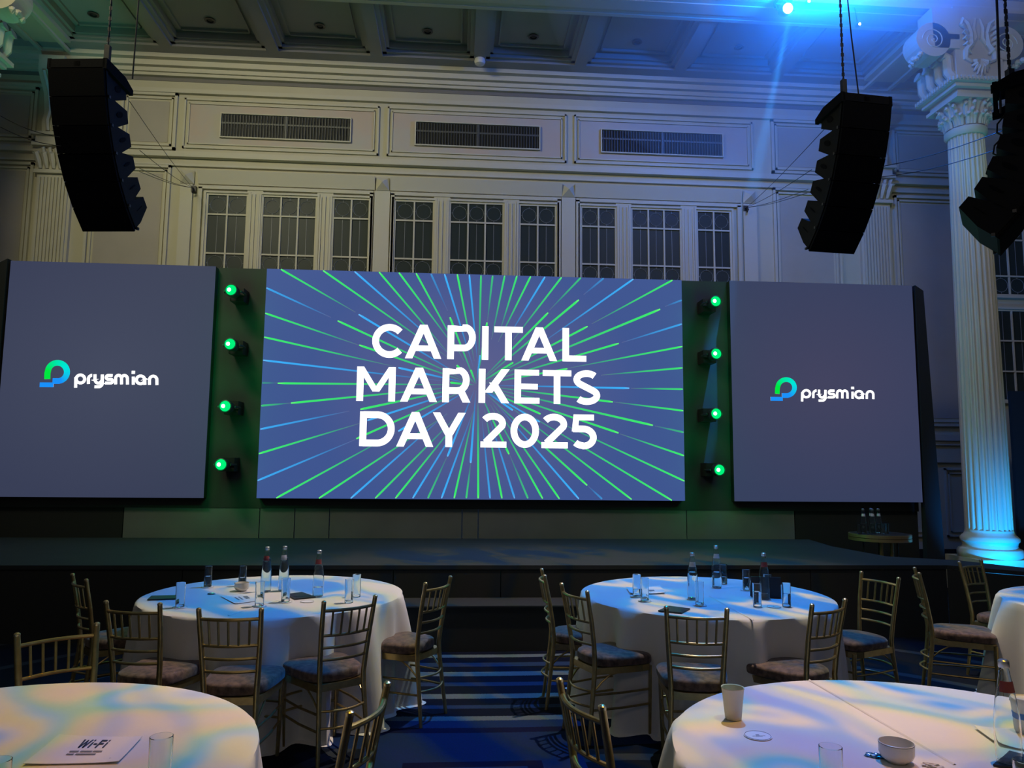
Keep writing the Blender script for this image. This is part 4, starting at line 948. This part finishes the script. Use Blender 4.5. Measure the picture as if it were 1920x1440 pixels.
t, P, c = sheet('paper_sheet', [(441, 1133), (492, 1126), (478, 1112), (414, 1119)], 'paper', 'white printed sheet lying left of centre on the back left table', 'paper', .0015, curl=.004, grp='white printed sheets on the tables')
def print_on(t, P, c, u0, u1, v0, v1, mt_='greyink', name='printed_line', zz=.0035):
    def q(u, v): p = (P[0]*(1-u)+P[1]*u)*(1-v)+(P[3]*(1-u)+P[2]*u)*v; return (p.x-c.x, p.y-c.y)
    bm = bmesh.new(); prism(bm, [q(u0, v0), q(u1, v0), q(u1, v1), q(u0, v1)], 'z', zz, zz+.0004); obj(name, bm, mt_, t)
for k in range(2): print_on(t, P, c, .28+.12*k, .33+.12*k, .35, .72); 
print_on(t, P, c, .55, .68, .38, .70)
coast(Zp(576, 1128, TZ), 'bare coaster on the back left table below the lone bottle')
# back right table
glass(1194, 1119, 'farther of two glasses at the left of the back right table', water=.25, coaster='coaster under the farther left glass on the back right table')
glass(1209, 1127, 'nearer of two glasses at the left of the back right table', coaster='coaster under the nearer left glass on the back right table')
glass(1312, 1135, 'empty glass right below the left bottle on the back right table', coaster='coaster under the glass in front of the left bottle')
glass(1357, 1095, 'glass at the far side, partly behind the middle bottle', water=.3)
glass(1400, 1107, 'glass left of the upright black card, half full', water=.55, coaster='coaster under the glass left of the upright black card')
glass(1420, 1137, 'glass in front of the upright black card, half full of water', water=.6)
glass(1440, 1117, 'glass right behind the right bottle before the upright black card')
glass(1475, 1137, 'glass at the right end of the upright black card', water=.5)
bottle(1299, 1123, 'glass bottle at the left of the back right table', red=False, water=.7)
bottle(1344, 1102, 'glass bottle at the middle far side of the back right table, low water', red=False, water=.45)
bottle(1434, 1123, 'glass bottle in front of the upright black card', red=True, water=.15)
t, P, c = sheet('paper_sheet', [(1182, 1115), (1248, 1114), (1238, 1101), (1174, 1104)], 'paper', 'white printed sheet with a curled end behind two glasses, back right table', 'paper', .0015, curl=.012, grp='white printed sheets on the tables')
print_on(t, P, c, .55, .75, .4, .6)
sheet('notepad', [(1234, 1147), (1278, 1151), (1294, 1143), (1254, 1138)], 'pad', 'flat black pad at the front rim of the back right table', 'notepad', .008, grp='black pads on the tables')
p, q = Zp(1409, 1120, TZ), Zp(1465, 1122, TZ)
t = thing('upright_card', 'black card standing upright behind a bottle on the back right table', 'card', ((p.x+q.x)/2, (p.y+q.y)/2, TZ), math.atan2(q.y-p.y, q.x-p.x))
hw = (q-p).length/2
bm = bmesh.new(); bx(bm, -hw, hw, 0, .004, 0, .148); obj('front_leaf', bm, 'pad', t)
bm = bmesh.new(); prism(bm, [(.004, .148), (.008, .148), (.065, 0), (.061, 0)], 'x', -hw, hw); obj('rear_leaf', bm, 'pad', t)
coast(Zp(1451, 1138, TZ), 'bare coaster on the back right table between two glasses', mark=True)
# front left table
t, P, c = sheet('paper_sheet', [(43, 1436), (222, 1432), (266, 1385), (110, 1381)], 'paper', 'white sheet printed Wi-Fi on the front left table', 'paper', .0015, curl=.006, grp='white printed sheets on the tables')
# Wi-Fi heading, sheared italic letters on the sheet
def on_sheet_glyph(polys, strokes, u0, v0, sc, wgt, name='printed_letter'):
    def q(u, v): p = (P[0]*(1-u)+P[1]*u)*(1-v)+(P[3]*(1-u)+P[2]*u)*v; return (p.x-c.x, p.y-c.y)
    for poly in polys:
        bm = bmesh.new(); prism(bm, [q(u0+x*sc*.34, v0+y*sc) for x, y in poly], 'z', .0042, .0047); obj(name, bm, 'ink', t)
s_ = .2
Wp = [[(0, 1), (.2, 1), (.38, 0), (.22, 0)], [(.22, 0), (.38, 0), (.62, .95), (.5, .95)], [(.5, .95), (.62, .95), (.84, 0), (.68, 0)], [(.68, 0), (.84, 0), (1.1, 1), (.92, 1)]]
ip = [[(0, 0), (.16, 0), (.16, .68), (0, .68)], [(0, .82), (.16, .82), (.16, 1), (0, 1)]]
hp = [[(0, .38), (.34, .38), (.34, .55), (0, .55)]]
Fp = [[(0, 0), (.17, 0), (.17, 1), (0, 1)], [(.17, .82), (.66, .82), (.66, 1), (.17, 1)], [(.17, .42), (.58, .42), (.58, .6), (.17, .6)]]
u = .36
for gl, adv in ((Wp, 1.25), (ip, .34), (hp, .48), (Fp, .84), (ip, .3)):
    on_sheet_glyph(gl, [], u, .56, .30, .2); u += adv*.30*.34
for v0, segs in ((.40, ((.34, .44), (.46, .59), (.60, .70))), (.30, ((.34, .42), (.44, .66)))):
    for a, b in segs: print_on(t, P, c, a, b, v0, v0+.045, zz=.0042)
print_on(t, P, c, .86, .93, .14, .17, zz=.0042)
glass(0, 0, 'empty glass right of the Wi-Fi sheet on the front left table', pos=Zp(303, 1380, .918), h=.155, r=.032)
glass(0, 0, 'glass cut by the left edge of view on the front left table', pos=Zp(-3, 1425, .918), h=.155, r=.032)
# front right table
p = Zp(1375, 1347, TZ)
t = thing('paper_cup', 'cream paper cup with coffee dregs near the left rim of the front right table', 'cup', (p.x, p.y, TZ), group='paper cups on the front right table')
def mk_cup(t):
    bm = bmesh.new(); lathe(bm, [(.001, .006), (.028, .006), (.028, 0), (.030, 0), (.041, .108), (.043, .110), (.0425, .114), (.0395, .112), (.0385, .106), (.028, .012), (.001, .012)], 28, cap=(False, False)); obj('cup_wall', bm, 'cup', t, smooth=True)
    bm = bmesh.new(); lathe(bm, [(.001, .0125), (.0275, .0125), (.0285, .017), (.001, .0165)], 20, cap=(False, False)); obj('coffee_dregs', bm, 'coffee', t)
mk_cup(t)
coast(Zp(1421, 1380, TZ), 'printed bare coaster on the front right table, right of the paper cup', mark=True)
glass(0, 0, 'empty glass at the bottom edge between coaster and bowl, front right table', pos=Zp(1557, 1399, .918), h=.155, r=.032)
bowl(Zp(1682, 1428, TZ), 'cream sugar bowl with thin blue rim on the front right table', .0535, .06)
bottle(0, 0, 'large glass water bottle near the right edge on the front right table', pos=Zp(1893, 1434, TZ), red=True, water=0)
p = Zp(1925, 1374, TZ); t = thing('lidded_cup', 'white lidded cup cut by the right edge behind the bottle', 'cup', (p.x, p.y, TZ), group='paper cups on the front right table')
bm = bmesh.new(); lathe(bm, [(.001, 0), (.030, 0), (.041, .108), (.001, .108)], 24, cap=(False, False)); obj('cup_wall', bm, 'white', t, smooth=True)
bm = bmesh.new(); lathe(bm, [(.0345, .050), (.0368, .051), (.0388, .071), (.036, .072)], 24, cap=(False, False)); obj('blue_band', bm, mat('blue_band', (.05, .18, .6), .5), t, smooth=True)
bm = bmesh.new(); lathe(bm, [(.043, .106), (.044, .110), (.041, .122), (.034, .124), (.030, .120), (.001, .120)], 24, cap=(False, False)); obj('lid', bm, 'white', t, smooth=True)
t, P, c = sheet('paper_sheet', [(1870, 1398), (1975, 1420), (1985, 1375), (1826, 1366)], 'paper', 'curled white sheet under the large bottle at the right edge', 'paper', .0015, curl=.010, grp='white printed sheets on the tables')
sheet('notepad', [(1862, 1437), (1925, 1448), (1960, 1428), (1893, 1411)], 'pad', 'black pad under the large bottle at the bottom right corner', 'notepad', .006, grp='black pads on the tables')
glass(0, 0, 'glass at the bottom right corner beside the large bottle', pos=Zp(1921, 1421, .90), h=.13, r=.03)
for px, py, lb, col in ((1641, 1419, 'crumpled shiny blue foil wrapper left of the sugar bowl', 'foil'), (1748, 1438, 'crumpled clear pinkish wrapper at the bottom edge right of the sugar bowl', 'label')):
    p = Zp(px, py, TZ); bm = bmesh.new(); r_ = random.Random(px)
    bmesh.ops.create_icosphere(bm, subdivisions=3, radius=1)
    for v in bm.verts:
        k = 1+r_.uniform(-.28, .28); v.co = Vector((v.co.x*.030*k, v.co.y*.014*k, max(-.001, v.co.z*.010*k)+.001))
    o = obj('sweet_wrapper', bm, col); o.location = (p.x, p.y, TZ); o.rotation_euler.z = -.5; tag(o, lb, 'wrapper')
for px, py, lb in ((396, 1114, 'tiny crumpled clear wrapper left of the sheet, back left table'),):
    p = Zp(px, py, TZ); bm = bmesh.new(); r_ = random.Random(4); bmesh.ops.create_icosphere(bm, subdivisions=2, radius=1)
    for v in bm.verts: k = 1+r_.uniform(-.3, .3); v.co = Vector((v.co.x*.028*k, v.co.y*.02*k, max(0, v.co.z*.010*k)))
    o = obj('sweet_wrapper', bm, 'foil'); o.location = (p.x, p.y, TZ); tag(o, lb, 'wrapper')

# ------------------------------------------------------------------ cocktail table behind the stage corner, with bottles
tx, ty, tz = 5.65, 9.75, .845
t = thing('side_table', 'small round side table with brass rim behind the right end of the stage', 'table', (tx, ty, 0))
bm = bmesh.new(); lathe(bm, [(.001, tz-.095), (.36, tz-.095), (.36, tz), (.001, tz)], 48, cap=(False, False)); obj('tabletop', bm, 'topmat', t, smooth=True)
for z0, z1 in ((tz-.09, tz-.052), (tz-.045, tz-.004)):
    bm = bmesh.new(); lathe(bm, [(.361, z0), (.385, z0), (.385, z1), (.361, z1), (.361, z0)], 48, cap=(False, False)); obj('brass_rim', bm, 'brass', t, smooth=True)
for dx, dy, mt_ in ((-.10, -.2, 'brass'), (.03, -.22, 'brass'), (.18, -.1, 'steel'), (-.2, .05, 'steel'), (.1, .2, 'steel')):
    bm = bmesh.new(); tube(bm, [(dx, dy, 0), (dx, dy, tz-.095)], .022 if mt_ == 'brass' else .012, 10); obj('table_leg', bm, mt_, t, smooth=True)
for i, (px, lb) in enumerate(((1617, 'leftmost glass bottle on the brass rimmed side table'), (1630, 'second bottle from the left on the brass rimmed side table'), (1634, 'third bottle from the left on the brass rimmed side table'), (1640, 'rightmost glass bottle on the brass rimmed side table'))):
    x = Yp(px, 990, ty-.1+.12*(i % 2)).x; bottle(0, 0, lb, pos=Vector((x, ty-.13+.10*(i % 2)-.05*(i == 3), 0)), onz=tz, h=.33, water=.5, red=False, grp='bottles on the side table')
for i, (px, lb) in enumerate(((1611, 'small glass left of the bottles on the side table'), (1652, 'small glass right of the bottles on the side table'), (1657, 'small glass in the middle of the right group on the side table'), (1662, 'rightmost small glass on the side table'))):
    yy = ty-.15+.13*(i % 2); x = Yp(px, 990, yy).x; glass(0, 0, lb, pos=Vector((x, yy, 0)), onz=tz, h=.13, grp='glasses on the side table')
# black speaker cabinet edge at the far right behind the column
t = thing('black_masking_flat', 'tall black masking flat behind the column at the right edge', 'panel', (0, 0, 0))
boxobj('flat_cloth', (8.75, 11.5, 11.2, 11.26, 0, 2.95), 'black', t); boxobj('flat_brace', (8.8, 11.4, 11.26, 11.34, .1, .2), 'dark', t)

# ------------------------------------------------------------------ thin stage haze in the hall
HZ = 0.11
mt = bpy.data.materials.new('haze'); mt.use_nodes = True; nt = mt.node_tree; nt.nodes.remove(nt.nodes['Principled BSDF'])
v = nt.nodes.new('ShaderNodeVolumeScatter'); v.inputs['Density'].default_value = HZ; v.inputs['Anisotropy'].default_value = .45
nt.links.new(v.outputs[0], nt.nodes['Material Output'].inputs['Volume'])
bm = bmesh.new(); bmesh.ops.create_uvsphere(bm, u_segments=48, v_segments=24, radius=1)
for q in bm.verts: q.co = Vector((q.co.x*3.6, q.co.y*2.9, q.co.z*3.0))
o = obj('stage_haze', bm, mt, smooth=True, kind='stuff'); o.location = (4.5, 8.5, 8.2); tag(o, 'faint stage haze glowing blue around the lamp at the top edge', 'haze')
